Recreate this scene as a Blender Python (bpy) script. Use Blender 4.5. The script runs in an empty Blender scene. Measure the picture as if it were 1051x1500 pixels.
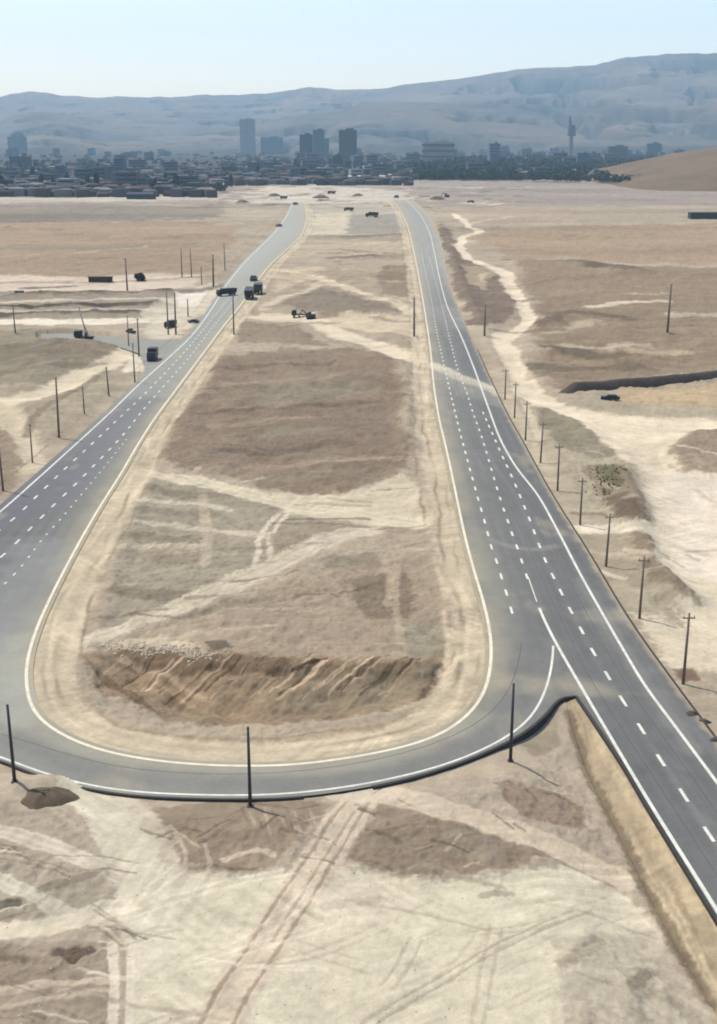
import bpy, bmesh, math, random
import numpy as np
from mathutils import Vector, Matrix
from mathutils.geometry import delaunay_2d_cdt
random.seed(7)
R = math.radians
sc = bpy.context.scene
COL = sc.collection

# ------------------------------------------------------------------ camera
W0, H0 = 1051.0, 1500.0
F = 1750.0
CAMH = 56.0
PITCH = math.atan((750 - 205) / F)
cp, sp = math.cos(PITCH), math.sin(PITCH)
cam_d = bpy.data.cameras.new("camera")
cam = bpy.data.objects.new("camera", cam_d)
COL.objects.link(cam)
cam.location = (0, 0, CAMH)
cam.rotation_euler = (math.pi / 2 - PITCH, 0, 0)
cam_d.sensor_fit = 'VERTICAL'
cam_d.sensor_height = 36.0
cam_d.lens = F / H0 * 36.0
cam_d.clip_start = 0.5
cam_d.clip_end = 60000
sc.camera = cam


def ray(x, y):
    a = (x - W0 / 2) / F
    b = (H0 / 2 - y) / F
    return a, cp + b * sp, -sp + b * cp       # unnormalised direction, +Y forward


def G(x, y, z=0.0):
    """plan position of a survey point seen at photo pixel x, y and lying at height z"""
    dx, dy, dz = ray(x, y)
    t = (z - CAMH) / dz
    return (dx * t, dy * t)


def GL(pts, z=0.0):
    return np.array([G(p[0], p[1], z) for p in pts])


def height_at(Y, y):
    dx, dy, dz = ray(W0 / 2, y)
    return CAMH + dz / dy * Y


# ------------------------------------------------------------------ noise and distance tools
_rs = np.random.RandomState(11)
_perm = _rs.permutation(256)
_perm = np.concatenate([_perm, _perm])
_ang = _rs.rand(256) * 2 * np.pi
_gx, _gy = np.cos(_ang), np.sin(_ang)


def perlin(x, y):
    xi = np.floor(x).astype(np.int64); yi = np.floor(y).astype(np.int64)
    xf = x - xi; yf = y - yi
    u = xf * xf * xf * (xf * (xf * 6 - 15) + 10)
    v = yf * yf * yf * (yf * (yf * 6 - 15) + 10)
    xi &= 255; yi &= 255
    def g(ix, iy, fx, fy):
        h = _perm[_perm[ix & 255] + (iy & 255)]
        return _gx[h] * fx + _gy[h] * fy
    a = g(xi, yi, xf, yf); b = g(xi + 1, yi, xf - 1, yf)
    c = g(xi, yi + 1, xf, yf - 1); d = g(xi + 1, yi + 1, xf - 1, yf - 1)
    return (a + u * (b - a)) * (1 - v) + (c + u * (d - c)) * v * 1.0


def fbm(x, y, sc_, octv=4, gain=0.5, ox=0.0):
    r = np.zeros_like(x); amp = 1.0; f = 1.0 / sc_; tot = 0
    for i in range(octv):
        r += amp * perlin(x * f + ox + 17.3 * i, y * f - ox + 9.1 * i)
        tot += amp; amp *= gain; f *= 2.03
    return r / tot * 1.6


def sstep(a, b, x):
    t = np.clip((x - a) / (b - a + 1e-9), 0, 1)
    return t * t * (3 - 2 * t)


_simp = {}


def simp(P, tol=.035):
    """Douglas-Peucker, cached"""
    P = np.asarray(P)
    if len(P) < 12: return P
    key = (len(P), float(P[0, 0]), float(P[-1, 1]), float(P[len(P) // 2, 0]), float(P[len(P) // 3, 1]))
    if key in _simp: return _simp[key]
    keep = np.zeros(len(P), bool); keep[0] = keep[-1] = True; st = [(0, len(P) - 1)]
    while st:
        a, b = st.pop()
        if b - a < 2: continue
        v = P[b] - P[a]; q = P[a + 1:b] - P[a]; Lv = v @ v
        t = np.clip(q @ v / Lv, 0, 1) if Lv > 1e-9 else np.zeros(len(q))
        e = np.linalg.norm(q - t[:, None] * v, axis=1); m = int(e.argmax())
        if e[m] > tol: keep[a + 1 + m] = True; st += [(a, a + 1 + m), (a + 1 + m, b)]
    _simp[key] = P[keep]
    return _simp[key]


def line_dist(px, py, pts):
    pts = simp(pts)
    d = np.full(px.shape, 1e9)
    for (ax, ay), (bx, by) in zip(pts[:-1], pts[1:]):
        vx, vy = bx - ax, by - ay
        L = vx * vx + vy * vy + 1e-12
        t = np.clip(((px - ax) * vx + (py - ay) * vy) / L, 0, 1)
        d = np.minimum(d, (px - ax - t * vx) ** 2 + (py - ay - t * vy) ** 2)
    return np.sqrt(d)


def poly_sdf(px, py, pts):
    pts = simp(np.vstack([pts, pts[:1]]))
    d = line_dist(px, py, pts)
    ins = np.zeros(px.shape, bool)
    n = len(pts)
    for i in range(n):
        ax, ay = pts[i]; bx, by = pts[(i + 1) % n]
        if ay == by: continue
        c = ((ay > py) != (by > py)) & (px < (bx - ax) * (py - ay) / (by - ay) + ax)
        ins ^= c
    return np.where(ins, -d, d)


def masked(px, py, pts, margin, fn, fill):
    lo = pts.min(0) - margin; hi = pts.max(0) + margin
    idx = np.where((px > lo[0]) & (px < hi[0]) & (py > lo[1]) & (py < hi[1]))[0]
    out = np.full(px.shape, fill)
    if len(idx): out[idx] = fn(px[idx], py[idx], pts)
    return out


def smooth(P, step=0.25, per=None):
    """Catmull-Rom through plan points"""
    P = np.asarray(P, float); out = []
    n = len(P)
    for i in range(n - 1):
        p0 = P[max(i - 1, 0)]; p1 = P[i]; p2 = P[i + 1]; p3 = P[min(i + 2, n - 1)]
        d01 = max(np.linalg.norm(p1 - p0), 1e-6) ** .5; d12 = max(np.linalg.norm(p2 - p1), 1e-6) ** .5; d23 = max(np.linalg.norm(p3 - p2), 1e-6) ** .5
        m1 = (p2 - p1) if i == 0 else (p1 - p0) / d01 * d12 * d12 / (d01 + d12) * 1.0 + (p2 - p1) / d12 * d01 * d12 / (d01 + d12)
        m2 = (p2 - p1) if i == n - 2 else (p2 - p1) / d12 * d23 * d12 / (d12 + d23) + (p3 - p2) / d23 * d12 * d12 / (d12 + d23)
        k = per or 6
        for j in range(k):
            t = j / k
            h00 = 2 * t ** 3 - 3 * t ** 2 + 1; h10 = t ** 3 - 2 * t ** 2 + t; h01 = -2 * t ** 3 + 3 * t ** 2; h11 = t ** 3 - t ** 2
            out.append(h00 * p1 + h10 * m1 + h01 * p2 + h11 * m2)
    out.append(P[-1])
    return np.array(out)


def relax(P, it=3):
    P = P.copy()
    for _ in range(it):
        P[1:-1] = 0.25 * P[:-2] + 0.5 * P[1:-1] + 0.25 * P[2:]
    return P


def resample(P, step):
    seg = np.linalg.norm(np.diff(P, axis=0), axis=1); s = np.concatenate([[0], np.cumsum(seg)])
    n = max(int(s[-1] / step), 1)
    q = np.linspace(0, s[-1], n + 1)
    return np.stack([np.interp(q, s, P[:, 0]), np.interp(q, s, P[:, 1])], 1)


def offset(P, o):
    """shift a plan polyline sideways (positive = to the left of travel)"""
    t = np.gradient(P, axis=0); t /= np.linalg.norm(t, axis=1)[:, None] + 1e-9
    return P + np.stack([-t[:, 1], t[:, 0]], 1) * o


ZR = 0.6        # road surface level

# ------------------------------------------------------------------ colours
KALB = 0.62


def S(r, g, b, k=KALB):
    f = lambda c: ((c / 255 + .055) / 1.055) ** 2.4 if c > 10 else c / 255 / 12.92
    return np.array([f(r) * k * .985, f(g) * k, f(b) * k * .955])


# ------------------------------------------------------------------ road plan, from survey points at road level
inner_px = [(447, 300), (450, 318), (446, 335), (441, 346), (420, 366), (400, 384), (380, 408), (352, 448), (332, 472), (296, 520), (260, 568), (224, 617), (200, 655), (176, 696),
            (148, 740), (120, 788), (92, 840), (72, 880), (56, 916), (44, 952), (39, 980), (40, 1010), (49, 1040), (72, 1064), (112, 1086),
            (160, 1102), (220, 1113), (290, 1120), (360, 1122), (420, 1121), (470, 1116), (530, 1107), (588, 1095), (636, 1080), (662, 1066),
            (685, 1048), (706, 1021), (717, 988), (720, 952), (717, 920), (708, 880), (696, 840), (682, 788), (670, 732), (660, 684), (650, 640),
            (644, 615), (636, 565), (632, 522), (627, 483), (621, 446), (615, 411), (608, 376), (600, 340), (590, 315), (580, 300), (574, 293)]
leftline_px = [(-330, 1010), (-240, 935), (-130, 855), (0, 750), (60, 697), (122, 641), (160, 606), (204, 563), (244, 527), (280, 493), (306, 459), (334, 415), (360, 383), (380, 363), (402, 341), (419, 318), (430, 297)]
outer_px = [(-330, 1010), (-250, 1040), (-120, 1078), (0, 1108), (40, 1124), (80, 1137), (130, 1150), (200, 1160), (280, 1164), (364, 1165), (430, 1162), (532, 1149), (580, 1139),
            (636, 1125), (692, 1105), (740, 1081), (772, 1057), (792, 1028), (804, 996), (810, 962), (811, 936)]
outerkerb_px = [(-330, 1016), (-250, 1046), (-120, 1084), (0, 1113), (40, 1129), (80, 1143), (130, 1155), (200, 1165), (280, 1169), (364, 1170), (440, 1167), (534, 1154), (592, 1142), (660, 1122),
                (718, 1099), (770, 1071), (803, 1042), (820, 1021), (832, 1018), (846, 1020)]
rleft_px = [(774, 845), (792, 895), (811, 935), (851, 1005), (902, 1092), (952, 1176), (1000, 1253), (1049, 1331), (1110, 1430), (1190, 1560), (1300, 1740)]
rleftedge_px = [(846, 1020), (856, 1034), (880, 1069), (916, 1122), (947, 1175), (996, 1255), (1045, 1335), (1106, 1435), (1185, 1565), (1294, 1745)]
rright_px = [(596, 294), (606, 303), (618, 318), (630, 342), (637, 372), (645, 411), (656, 450), (677, 495), (698, 548), (716, 598), (734, 645), (757, 685), (788, 725), (815, 773), (851, 842), (887, 906), (916, 956), (945, 1004),
             (988, 1062), (1049, 1144), (1130, 1254), (1240, 1405), (1400, 1620)]
rrightedge_px = [(604, 293), (620, 305), (634, 322), (645, 345), (652, 380), (661, 420), (674, 455), (696, 505), (716, 550), (746, 612), (762, 640), (808, 723), (862, 809), (923, 910), (984, 996),
                 (1049, 1083), (1140, 1205), (1260, 1365), (1430, 1595)]


def curve(px, z=ZR, step=1.0):
    P = smooth(GL(px, z), per=8)
    return relax(resample(P, step), 6)


INNER = curve(inner_px); LEFTL = curve(leftline_px); OUTER = curve(outer_px); OUTK = curve(outerkerb_px, step=.7)
RLEFT = curve(rleft_px); RLEDGE = curve(rleftedge_px); RRIGHT = curve(rright_px); RREDGE = curve(rrightedge_px)
LEDGE = offset(LEFTL, 1.3)                     # asphalt carries on 1.3 m past the left line
IN_EDGE = offset(INNER, 0.7)                   # inner line runs anticlockwise round the median
# outline of the asphalt, one simple ring
ring = np.vstack([LEDGE[::-1][::2], OUTK[::1], RLEDGE[::2], RREDGE[::-1][::2], IN_EDGE[::-1][::2]])


def clean(P, tol=.25):
    out = [P[0]]
    for p in P[1:]:
        if np.linalg.norm(p - out[-1]) > tol: out.append(p)
    return np.array(out)


ring = clean(ring)
# embankment foot below the right-hand carriageway
foot_px = [(822, 1030), (838, 1085), (862, 1140), (895, 1205), (935, 1285), (972, 1360), (1010, 1425), (1060, 1510), (1150, 1660)]
FOOT = resample(smooth(GL(foot_px, -1.5), per=6), 1.0)
EMB = np.vstack([GL([(846, 1022)], ZR), RLEDGE[::3], FOOT[::-1][::2]])
SIDE = GL([(60, 489), (100, 488), (140, 490), (200, 497), (268, 497), (228, 562), (210, 556), (213, 540), (204, 518), (172, 507), (140, 500), (100, 496), (60, 496)], ZR)
BERM = smooth(GL([(818, 580), (850, 576), (900, 572), (970, 566), (1051, 557), (1130, 550), (1250, 540)]), per=5)
PIT_RIM = smooth(GL([(128, 985), (160, 968), (210, 968), (260, 975), (330, 976), (400, 982), (450, 982), (520, 983), (580, 986), (625, 985), (655, 972), (668, 960)]), per=6)
PIT = np.vstack([PIT_RIM, smooth(GL([(672, 975), (650, 1010), (610, 1040), (540, 1065), (450, 1078), (350, 1082), (250, 1075), (180, 1055), (140, 1020)]), per=4)])


def ground_z(x, y, sdf=None):
    """terrain height"""
    if sdf is None: sdf = masked(x, y, ring, 40, poly_sdf, 1e3)
    far = sstep(500, 1500, y)
    z = 0.22 * fbm(x, y, 9, 3) + 0.5 * fbm(x, y, 45, 3, ox=5) * sstep(60, 200, y) + 0.05 * fbm(x, y, 1.7, 2, ox=9)
    z += far * 1.2 * fbm(x, y, 160, 3, ox=3)
    # rough scraped streaks in the median and on the right
    z += 0.10 * fbm(x * .35 + y * .15, y, 3.0, 2, ox=21)
    z = z * sstep(0.5, 9, sdf)
    # pit below the loop
    s = masked(x, y, PIT, 12, poly_sdf, 1e3)
    rim = masked(x, y, PIT_RIM, 60, line_dist, 1e3)
    ins = np.where(s < 0, 1.0, 0.0)
    back = sstep(0, 4.0, -s)
    sj = -s + .9 * fbm(x, y, 3.5, 3, ox=30) + .2 * fbm(x, y, .9, 2, ox=37)
    furrow = (0.20 * fbm((x * .80 - y * .60) / .55, (x * .60 + y * .80) * .14, 1.0, 3, ox=31)) * sstep(1.5, 4.5, -s) * sstep(20, 6, rim) * np.clip(.55 + 1.3 * fbm(x, y, 6, 2, ox=38), .1, 1.2)
    rimk = np.exp(-(rim / 9.0) ** 2)
    z = z - ins * (rimk * .75 * np.clip(.55 + 1.1 * fbm(x, y, 5, 2, ox=39), .05, 1.2) * sstep(.1, 1.2, sj) + (2.3 - rimk) * sstep(.5, 9.0, sj)) + furrow
    # lip of loose spoil along the rim
    z += 0.55 * np.exp(-((rim - 1.5) / 1.3) ** 2) * (s > 0) * (0.6 + fbm(x, y, 3, 2, ox=2))
    # shoulders of the road
    shoulder = (ZR - 0.10) * (1 - sstep(0.3, 7.0, sdf))
    dk = masked(x, y, OUTK, 9, line_dist, 1e3)
    dk2 = masked(x, y, RREDGE, 9, line_dist, 1e3)
    drop = np.maximum(1 - sstep(3.0, 7.0, dk), 1 - sstep(3.0, 7.0, dk2) * 1.0)
    shoulder = shoulder * (1 - drop) + drop * (.40 + 0.04 * fbm(x, y, 2, 2))
    z = z + shoulder * (s > -3)
    # embankment below the right carriageway
    e = masked(x, y, EMB, 30, poly_sdf, 1e3)
    df = masked(x, y, FOOT, 40, line_dist, 1e3)
    dr = masked(x, y, RLEDGE, 40, line_dist, 1e3)
    nx, ny = G(846, 1020, ZR); nose = sstep(-1, 16, np.hypot(x - nx, y - ny))
    prof = ZR - 0.12 - (ZR + 1.4) * (.08 + .92 * nose) * np.clip(dr / (dr + df + 1e-6), 0, 1) ** 1.15 + .12 * fbm(x, y, 3, 3, ox=8) * sstep(.5, 2, dr)
    z = np.where(e < 0, prof, z)
    side = (e >= 0) & (sdf > 0) & (df < 40)
    z = np.where(side, z - 1.52 * nose * np.exp(-(df / 5.0) ** 2), z)
    # dark bank on the right
    db = masked(x, y, BERM, 30, line_dist, 1e3)
    # low ridges of pushed earth
    for P, h, w in RIDGES:
        dd = masked(x, y, P, w * 5, line_dist, 1e3)
        z += h * np.exp(-(dd / w) ** 2) * (0.8 + .7 * fbm(x, y, w * 3, 2, ox=h * 7))
    z = np.where(sdf < -0.15, ZR - 0.45, z)
    ss = masked(x, y, SIDE, 12, poly_sdf, 1e3)
    return np.where(ss < .3, np.minimum(z, ZR - .4), np.where(ss < 8, z * sstep(0, 8, ss) + (ZR - .15) * (1 - sstep(0, 8, ss)) * (sdf > 0) + z * (1 - sstep(0, 8, ss)) * (sdf <= 0), z))


def L(px, z=0.0, per=5):
    return smooth(GL(px, z), per=per)


RIDGES = [
    (L([(470, 463), (530, 462), (598, 464)]), 1.3, 4), (L([(-200, 440), (0, 438), (120, 434), (250, 431)]), 1.5, 4),
    (L([(-200, 456), (0, 453), (110, 450), (240, 448)]), 1.2, 3.5), (L([(-200, 464), (0, 464), (230, 461)]), 1.0, 3),
    (L([(450, 351), (520, 350), (598, 348)]), 1.8, 6), (L([(470, 384), (520, 381), (560, 379)]), 1.5, 7),
    (L([(780, 388), (840, 390), (920, 400)]), 2.0, 9), (L([(640, 330), (668, 400), (690, 450), (715, 485)]), 1.2, 4),
    (L([(935, 790), (955, 830), (975, 860), (1010, 880)]), 1.6, 2.5), (L([(905, 700), (915, 735), (932, 770)]), 2.2, 3.2),
    (L([(790, 600), (850, 628), (925, 680)]), 0.9, 3), (L([(980, 660), (1010, 645), (1060, 640)]), 1.6, 5), (L([(1000, 700), (1060, 705)]), 1.2, 4),
    (L([(800, 520), (860, 525), (935, 535)]), 1.4, 6), (L([(800, 480), (850, 470), (900, 490)]), 1.4, 7),
    (L([(30, 1165), (65, 1160), (100, 1158)], -.2), 0.9, 1.6),
    (L([(230, 690), (330, 695), (420, 716), (500, 726)]), -.5, 3), (L([(590, 530), (594, 620), (592, 700)]), .5, 1.6),
    (L([(255, 655), (300, 580), (335, 530)]), .5, 2.0), (L([(130, 950), (150, 900), (190, 800), (230, 690)]), .35, 1.2),
    (L([(620, 720), (640, 830), (668, 920)]), .35, 1.0), (L([(0, 520), (90, 515), (170, 510)]), 1.2, 5), (L([(30, 560), (110, 530)]), .8, 4),
    (L([(0, 1402), (60, 1396), (140, 1400)]), -.35, 1.4), (L([(250, 1260), (330, 1240), (430, 1210)]), .25, 2),
    (L([(560, 1230), (650, 1215), (700, 1240)]), .3, 1.6), (L([(740, 1160), (800, 1165), (855, 1195)]), .3, 1.6),
]

# ------------------------------------------------------------------ soil painting list (kinds of soil, worn tracks, spoil, some painted shade)
tan = S(180, 165, 142); pale = S(216, 206, 184); pink = S(206, 189, 167); brown = S(152, 135, 114); dbrown = S(132, 115, 97)
olive = S(160, 152, 131); grey = S(168, 160, 146); ochre = S(192, 168, 128)
PAINT = []


def poly(px, col, soft=3.0, a=1.0, warp=1.0, z=0.0):
    PAINT.append(('p', GL(px, z), np.array(col), soft, a, warp))


def trk(px, hw, col, soft=None, a=1.0, warp=.6, z=0.0, ruts=False):
    PAINT.append(('l', L(px, z), np.array(col), (hw, soft or hw * .8), a, warp))
    if ruts:
        P = resample(L(px, z), 2.0)
        for o in (-.9, .9):
            PAINT.append(('l', offset(P, o * min(hw * .5, 1.1)), np.array(col) * .84, (.22, .35), .8, .25))


# far and left fields
poly([(-500, 262), (1500, 262), (1500, 300), (-500, 302)], S(166, 154, 142), 60, .8, 3)
poly([(-900, 214), (1900, 214), (1900, 236), (960, 252), (900, 264), (620, 264), (560, 258), (400, 262), (330, 272), (300, 284), (-900, 290)], S(70, 68, 64), 30, 1, 5)
poly([(335, 298), (385, 273), (470, 271), (560, 277), (612, 288), (575, 298), (455, 301), (430, 297)], S(204, 194, 178), 14, .85, 3)
poly([(-200, 292), (120, 290), (330, 286), (330, 293), (100, 297), (-200, 299)], S(196, 187, 172), 14, .75, 4)
poly([(625, 285), (720, 284), (770, 292), (700, 300), (630, 300)], S(196, 184, 160), 12, .7, 4)
poly([(-300, 303), (150, 300), (330, 304), (322, 321), (150, 326), (-300, 330)], S(150, 140, 124), 14, .9, 3)
poly([(-300, 316), (310, 313), (318, 321), (-300, 326)], S(134, 124, 108), 8, .6, 3)
poly([(-300, 330), (300, 326), (350, 340), (310, 398), (290, 404), (-300, 408)], S(172, 147, 118), 12, .95, 3)
poly([(-100, 362), (150, 360), (290, 357), (290, 364), (100, 368), (-100, 368)], S(150, 140, 118), 8, .6, 2)
poly([(-300, 409), (300, 404), (275, 424), (100, 428), (-300, 432)], S(208, 191, 172), 5, .95, 2)
poly([(-300, 431), (100, 428), (285, 424), (290, 430), (240, 470), (-300, 472)], S(158, 145, 127), 5, .95, 2)
for y0, y1, c in ((437, 431, dbrown), (446, 440, S(190, 176, 156)), (453, 448, S(118, 106, 92)), (459, 455, S(186, 174, 152)), (464, 461, S(138, 124, 104))):
    trk([(-300, y0 + 2), (0, y0), (120, (y0 + y1) / 2), (245, y1)], 2.6, c * (.62 if c[0] < .25 else 1.1), 1.6, 1, .4)  # embankment stripes, dark ones deepened in colour as the ridges' shading
trk([(-300, 478), (0, 474), (120, 474), (250, 470)], 6, S(226, 218, 198), 3, .95, 1.5)
poly([(215, 455), (300, 418), (330, 425), (290, 470), (240, 510), (215, 490)], S(206, 196, 176), 5, .85, 2)
poly([(-300, 485), (110, 487), (200, 503), (215, 530), (150, 540), (60, 565), (-300, 590)], S(152, 142, 120), 5, .95, 2)
poly([(-100, 505), (80, 500), (180, 510), (150, 528), (60, 540), (-100, 545)], S(140, 124, 104), 6, .7, 3)
poly([(20, 600), (110, 575), (200, 530), (205, 545), (130, 615), (60, 660), (30, 640)], S(170, 158, 134), 3, .8, 2)
trk([(210, 508), (185, 522), (140, 545), (100, 562), (40, 583), (-80, 604), (-250, 625)], 4.2, S(216, 202, 174), 3, .95, 1)
trk([(195, 545), (215, 525), (222, 508)], 3, S(222, 214, 194), 2, .8, 1)
trk([(-60, 588), (0, 600), (28, 630), (42, 690)], 3.5, S(206, 192, 164), 3, .9, 1)
poly([(-60, 640), (10, 630), (28, 660), (20, 715), (-60, 770)], S(150, 130, 108), 2.5, .8, 1.5)
trk([(-200, 412), (60, 416), (150, 414), (290, 409)], 3, S(150, 130, 110), 3, .6, 2)
trk([(40, 424), (100, 421)], 3, S(120, 100, 84), 3, .8, 1)
poly([(255, 432), (300, 428), (290, 448), (262, 450)], S(222, 212, 200), 3, .8, 1)
trk([(225, 430), (300, 425), (330, 418)], 2.5, S(128, 114, 100), 3, .8, 1)
trk([(100, 497), (60, 515), (0, 520)], 2, S(126, 112, 94), 3, .8, 2)
trk([(0, 552), (80, 545), (150, 535)], 2.4, S(132, 118, 98), 3, .7, 2)
trk([(160, 545), (120, 570), (70, 600), (40, 640)], 1.2, S(140, 124, 102), 1.5, .7, 1)
trk([(90, 690), (130, 650), (170, 610), (206, 570)], .9, S(214, 204, 180), 1, .8, .6, z=.3)
# right of the right-hand road
poly([(640, 268), (1300, 262), (1300, 300), (640, 303)], S(162, 148, 138), 25, .85, 3)
poly([(690, 305), (1300, 300), (1300, 322), (800, 330), (700, 328)], S(176, 158, 136), 15, .8, 3)
poly([(700, 338), (1300, 318), (1300, 392), (920, 388), (840, 378), (750, 384), (700, 362)], S(172, 147, 117), 12, .95, 3)
poly([(760, 388), (1300, 398), (1300, 545), (960, 552), (830, 578), (795, 545), (790, 470), (770, 430)], S(154, 132, 106), 8, .9, 2)
trk([(760, 385), (810, 388), (860, 392), (930, 402)], 6, S(118, 101, 84), 6, .9, 3)
trk([(800, 478), (840, 464), (905, 470)], 6, S(122, 107, 88), 7, .85, 3)
trk([(800, 515), (850, 522), (930, 530)], 6, S(120, 104, 86), 6, .9, 3)
trk([(800, 545), (860, 545), (935, 543)], 5, S(126, 112, 91), 5, .85, 3)
trk([(870, 455), (910, 448), (975, 444)], 3.5, S(214, 200, 180), 3, .9, 2)
trk([(830, 510), (870, 518), (910, 512)], 3, S(196, 180, 152), 4, .8, 3)
trk([(820, 490), (870, 478)], 3, S(190, 176, 150), 4, .7, 3)
trk([(990, 464), (1051, 462)], 3, S(200, 186, 164), 3, .8, 2)
poly([(640, 326), (664, 345), (674, 374), (700, 390), (735, 407), (748, 440), (752, 465), (715, 482), (690, 478), (668, 430), (654, 380)], S(136, 116, 99), 4, .95, 1.5)
poly([(676, 392), (705, 392), (728, 405), (720, 428), (692, 420)], S(180, 160, 134), 2, .9, 2)
poly([(702, 405), (716, 402), (712, 418)], S(210, 190, 165), 2, .7, 1)
poly([(905, 575), (1300, 545), (1300, 612), (900, 605)], ochre, 4, .95, 2)
poly([(775, 583), (1300, 620), (1300, 1080), (1051, 1060), (990, 985), (930, 900), (850, 780), (790, 690), (745, 600)], S(176, 165, 140), 4, .9, 1.5)
poly([(850, 612), (930, 612), (1300, 628), (1300, 1030), (1120, 1000), (1051, 960), (990, 905), (1013, 885), (955, 850), (938, 800), (948, 770), (940, 720), (930, 672)], S(216, 203, 177), 4, .95, 2)
poly([(970, 700), (1200, 720), (1200, 860), (1000, 850), (975, 780)], S(222, 210, 194), 8, .7, 3)
poly([(975, 662), (1010, 640), (1300, 632), (1300, 715), (1000, 702)], S(160, 140, 116), 3, .9, 2)
poly([(785, 594), (845, 622), (922, 674), (870, 682), (810, 655), (785, 625)], S(148, 138, 116), 2, .9, 1.5)
poly([(845, 690), (912, 690), (945, 735), (935, 772), (905, 765), (880, 735)], S(150, 132, 108), 2, .9, 1.5)
poly([(868, 690), (900, 692), (912, 725), (893, 735), (875, 712)], S(112, 112, 74), 1.6, .8, 1.5)
trk([(900, 740), (920, 760), (934, 772)], 2, S(118, 100, 84), 2, .8, 1)
trk([(830, 776), (900, 780), (1000, 782), (1100, 785)], 2.2, S(216, 206, 182), 2, .9, 1)
poly([(850, 790), (935, 788), (955, 835), (1008, 882), (950, 872), (905, 850)], S(168, 154, 130), 2, .85, 1.5)
trk([(938, 795), (955, 835), (980, 865), (1010, 882)], 1.3, S(140, 122, 102), 1.5, .85, 1)
poly([(930, 905), (1051, 930), (1200, 1000), (1200, 1030), (1051, 990), (990, 985)], S(210, 196, 172), 2.5, .9, 1)
poly([(990, 1000), (1060, 1010), (1200, 1120), (1200, 1200), (1051, 1075)], S(172, 158, 136), 2, .9, 1)
poly([(985, 985), (1015, 985), (1025, 1003), (995, 1004)], S(128, 96, 80), .8, .8, .5)
trk([(664, 313), (682, 328), (699, 341), (683, 347), (675, 364), (690, 382), (734, 398), (748, 420), (762, 446), (774, 472), (754, 491), (736, 500), (742, 522), (769, 551), (784, 577), (828, 605), (882, 640), (930, 682)], 2.6, S(222, 206, 180), 1.8, 1, .8)
poly([(722, 492), (775, 480), (752, 505), (770, 545), (800, 580), (860, 612), (800, 600), (758, 580), (742, 540)], S(218, 203, 177), 2, .95, 1)
trk([(690, 330), (720, 322), (760, 318)], 3, S(208, 192, 168), 4, .7, 2)
trk([(800, 596), (900, 615), (980, 622), (1150, 630)], 4, S(222, 208, 182), 3, .95, 1)
trk([(768, 590), (775, 615), (790, 650)], .8, S(206, 192, 166), .8, .8, .5)
trk([(745, 580), (752, 605), (770, 640), (800, 690)], 1.2, S(196, 182, 156), 1.2, .8, .5)
# median
poly([(330, 525), (400, 512), (520, 512), (588, 530), (594, 690), (545, 716), (480, 724), (400, 714), (330, 692), (232, 682), (262, 620), (300, 562)], S(148, 128, 107), 5, .92, 3)
poly([(330, 610), (470, 580), (560, 600), (585, 680), (520, 710), (400, 690)], S(140, 122, 103), 5, .55, 3)
poly([(360, 560), (520, 550), (560, 575), (400, 610)], S(150, 140, 120), 4, .5, 3)
for i in range(9):
    y = 540 + i * 20
    trk([(300 + (i % 3) * 25, y + 8), (380 + (i % 2) * 40, y + 2), (480 + (i % 4) * 20, y - 6)], 1.6, [S(122, 104, 88), S(172, 152, 130), S(152, 146, 124)][i % 3], 3, .65, 3)
poly([(455, 298), (575, 296), (598, 345), (440, 348)], S(184, 175, 157), 6, .9, 2)
poly([(462, 314), (512, 311), (506, 344), (440, 346)], S(204, 193, 168), 3, .9, 1)
poly([(516, 316), (580, 314), (588, 344), (508, 345)], S(160, 153, 143), 3, .9, 1)
trk([(440, 350), (520, 350), (598, 347)], 4, S(138, 124, 106), 4, .8, 1)
poly([(420, 362), (600, 352), (604, 372), (420, 378)], S(190, 173, 146), 6, .8, 2)
trk([(475, 382), (520, 380), (580, 376)], 6, S(134, 112, 94), 6, .85, 2)
poly([(400, 395), (470, 392), (470, 410), (400, 430)], S(204, 184, 156), 5, .8, 2)
poly([(470, 395), (556, 393), (556, 430), (520, 424), (470, 408)], S(178, 160, 132), 4, .8, 2)
poly([(558, 392), (606, 390), (613, 442), (556, 432)], S(152, 132, 108), 3, .9, 1)
poly([(420, 448), (470, 425), (560, 448), (600, 462), (480, 466)], S(142, 128, 108), 3, .85, 2)
trk([(410, 396), (440, 402), (480, 414), (530, 431), (592, 452), (600, 464)], 2.8, S(214, 198, 168), 2.4, .95, 1)
trk([(385, 455), (415, 440), (455, 428), (475, 415)], 2.4, S(206, 190, 162), 2.4, .85, 1)
trk([(395, 452), (440, 447), (480, 440)], 1.5, S(160, 142, 120), 2, .6, 1)
poly([(350, 476), (440, 478), (480, 508), (345, 506)], S(152, 135, 114), 3, .9, 1.5)
poly([(372, 458), (600, 466), (612, 472), (612, 500), (560, 490), (480, 476), (372, 474)], S(210, 193, 165), 3, .9, 1.5)
trk([(370, 466), (440, 467), (482, 482), (530, 501), (582, 518), (640, 540)], 4.2, S(220, 206, 178), 3, .95, 1)
poly([(212, 708), (300, 716), (420, 742), (500, 770), (470, 800), (350, 860), (150, 930), (150, 870), (180, 790)], S(164, 154, 133), 2.5, .85, 1.5)
for y0, x0, x1, c in ((722, 215, 330, S(140, 128, 108)), (752, 205, 320, S(142, 130, 110)), (790, 190, 300, S(146, 132, 112)), (816, 180, 300, S(148, 134, 114)), (866, 165, 260, S(140, 126, 106))):
    trk([(x0, y0), ((x0 + x1) / 2, y0 + 6), (x1, y0 + 6)], 1.6, c, 2, .7, 1.5)
trk([(205, 737), (270, 740), (340, 750)], 1.0, S(206, 195, 172), 1.4, .8, 1)
trk([(190, 769), (300, 780), (400, 786)], 1.0, S(206, 192, 168), 1.4, .8, 1)
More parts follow.
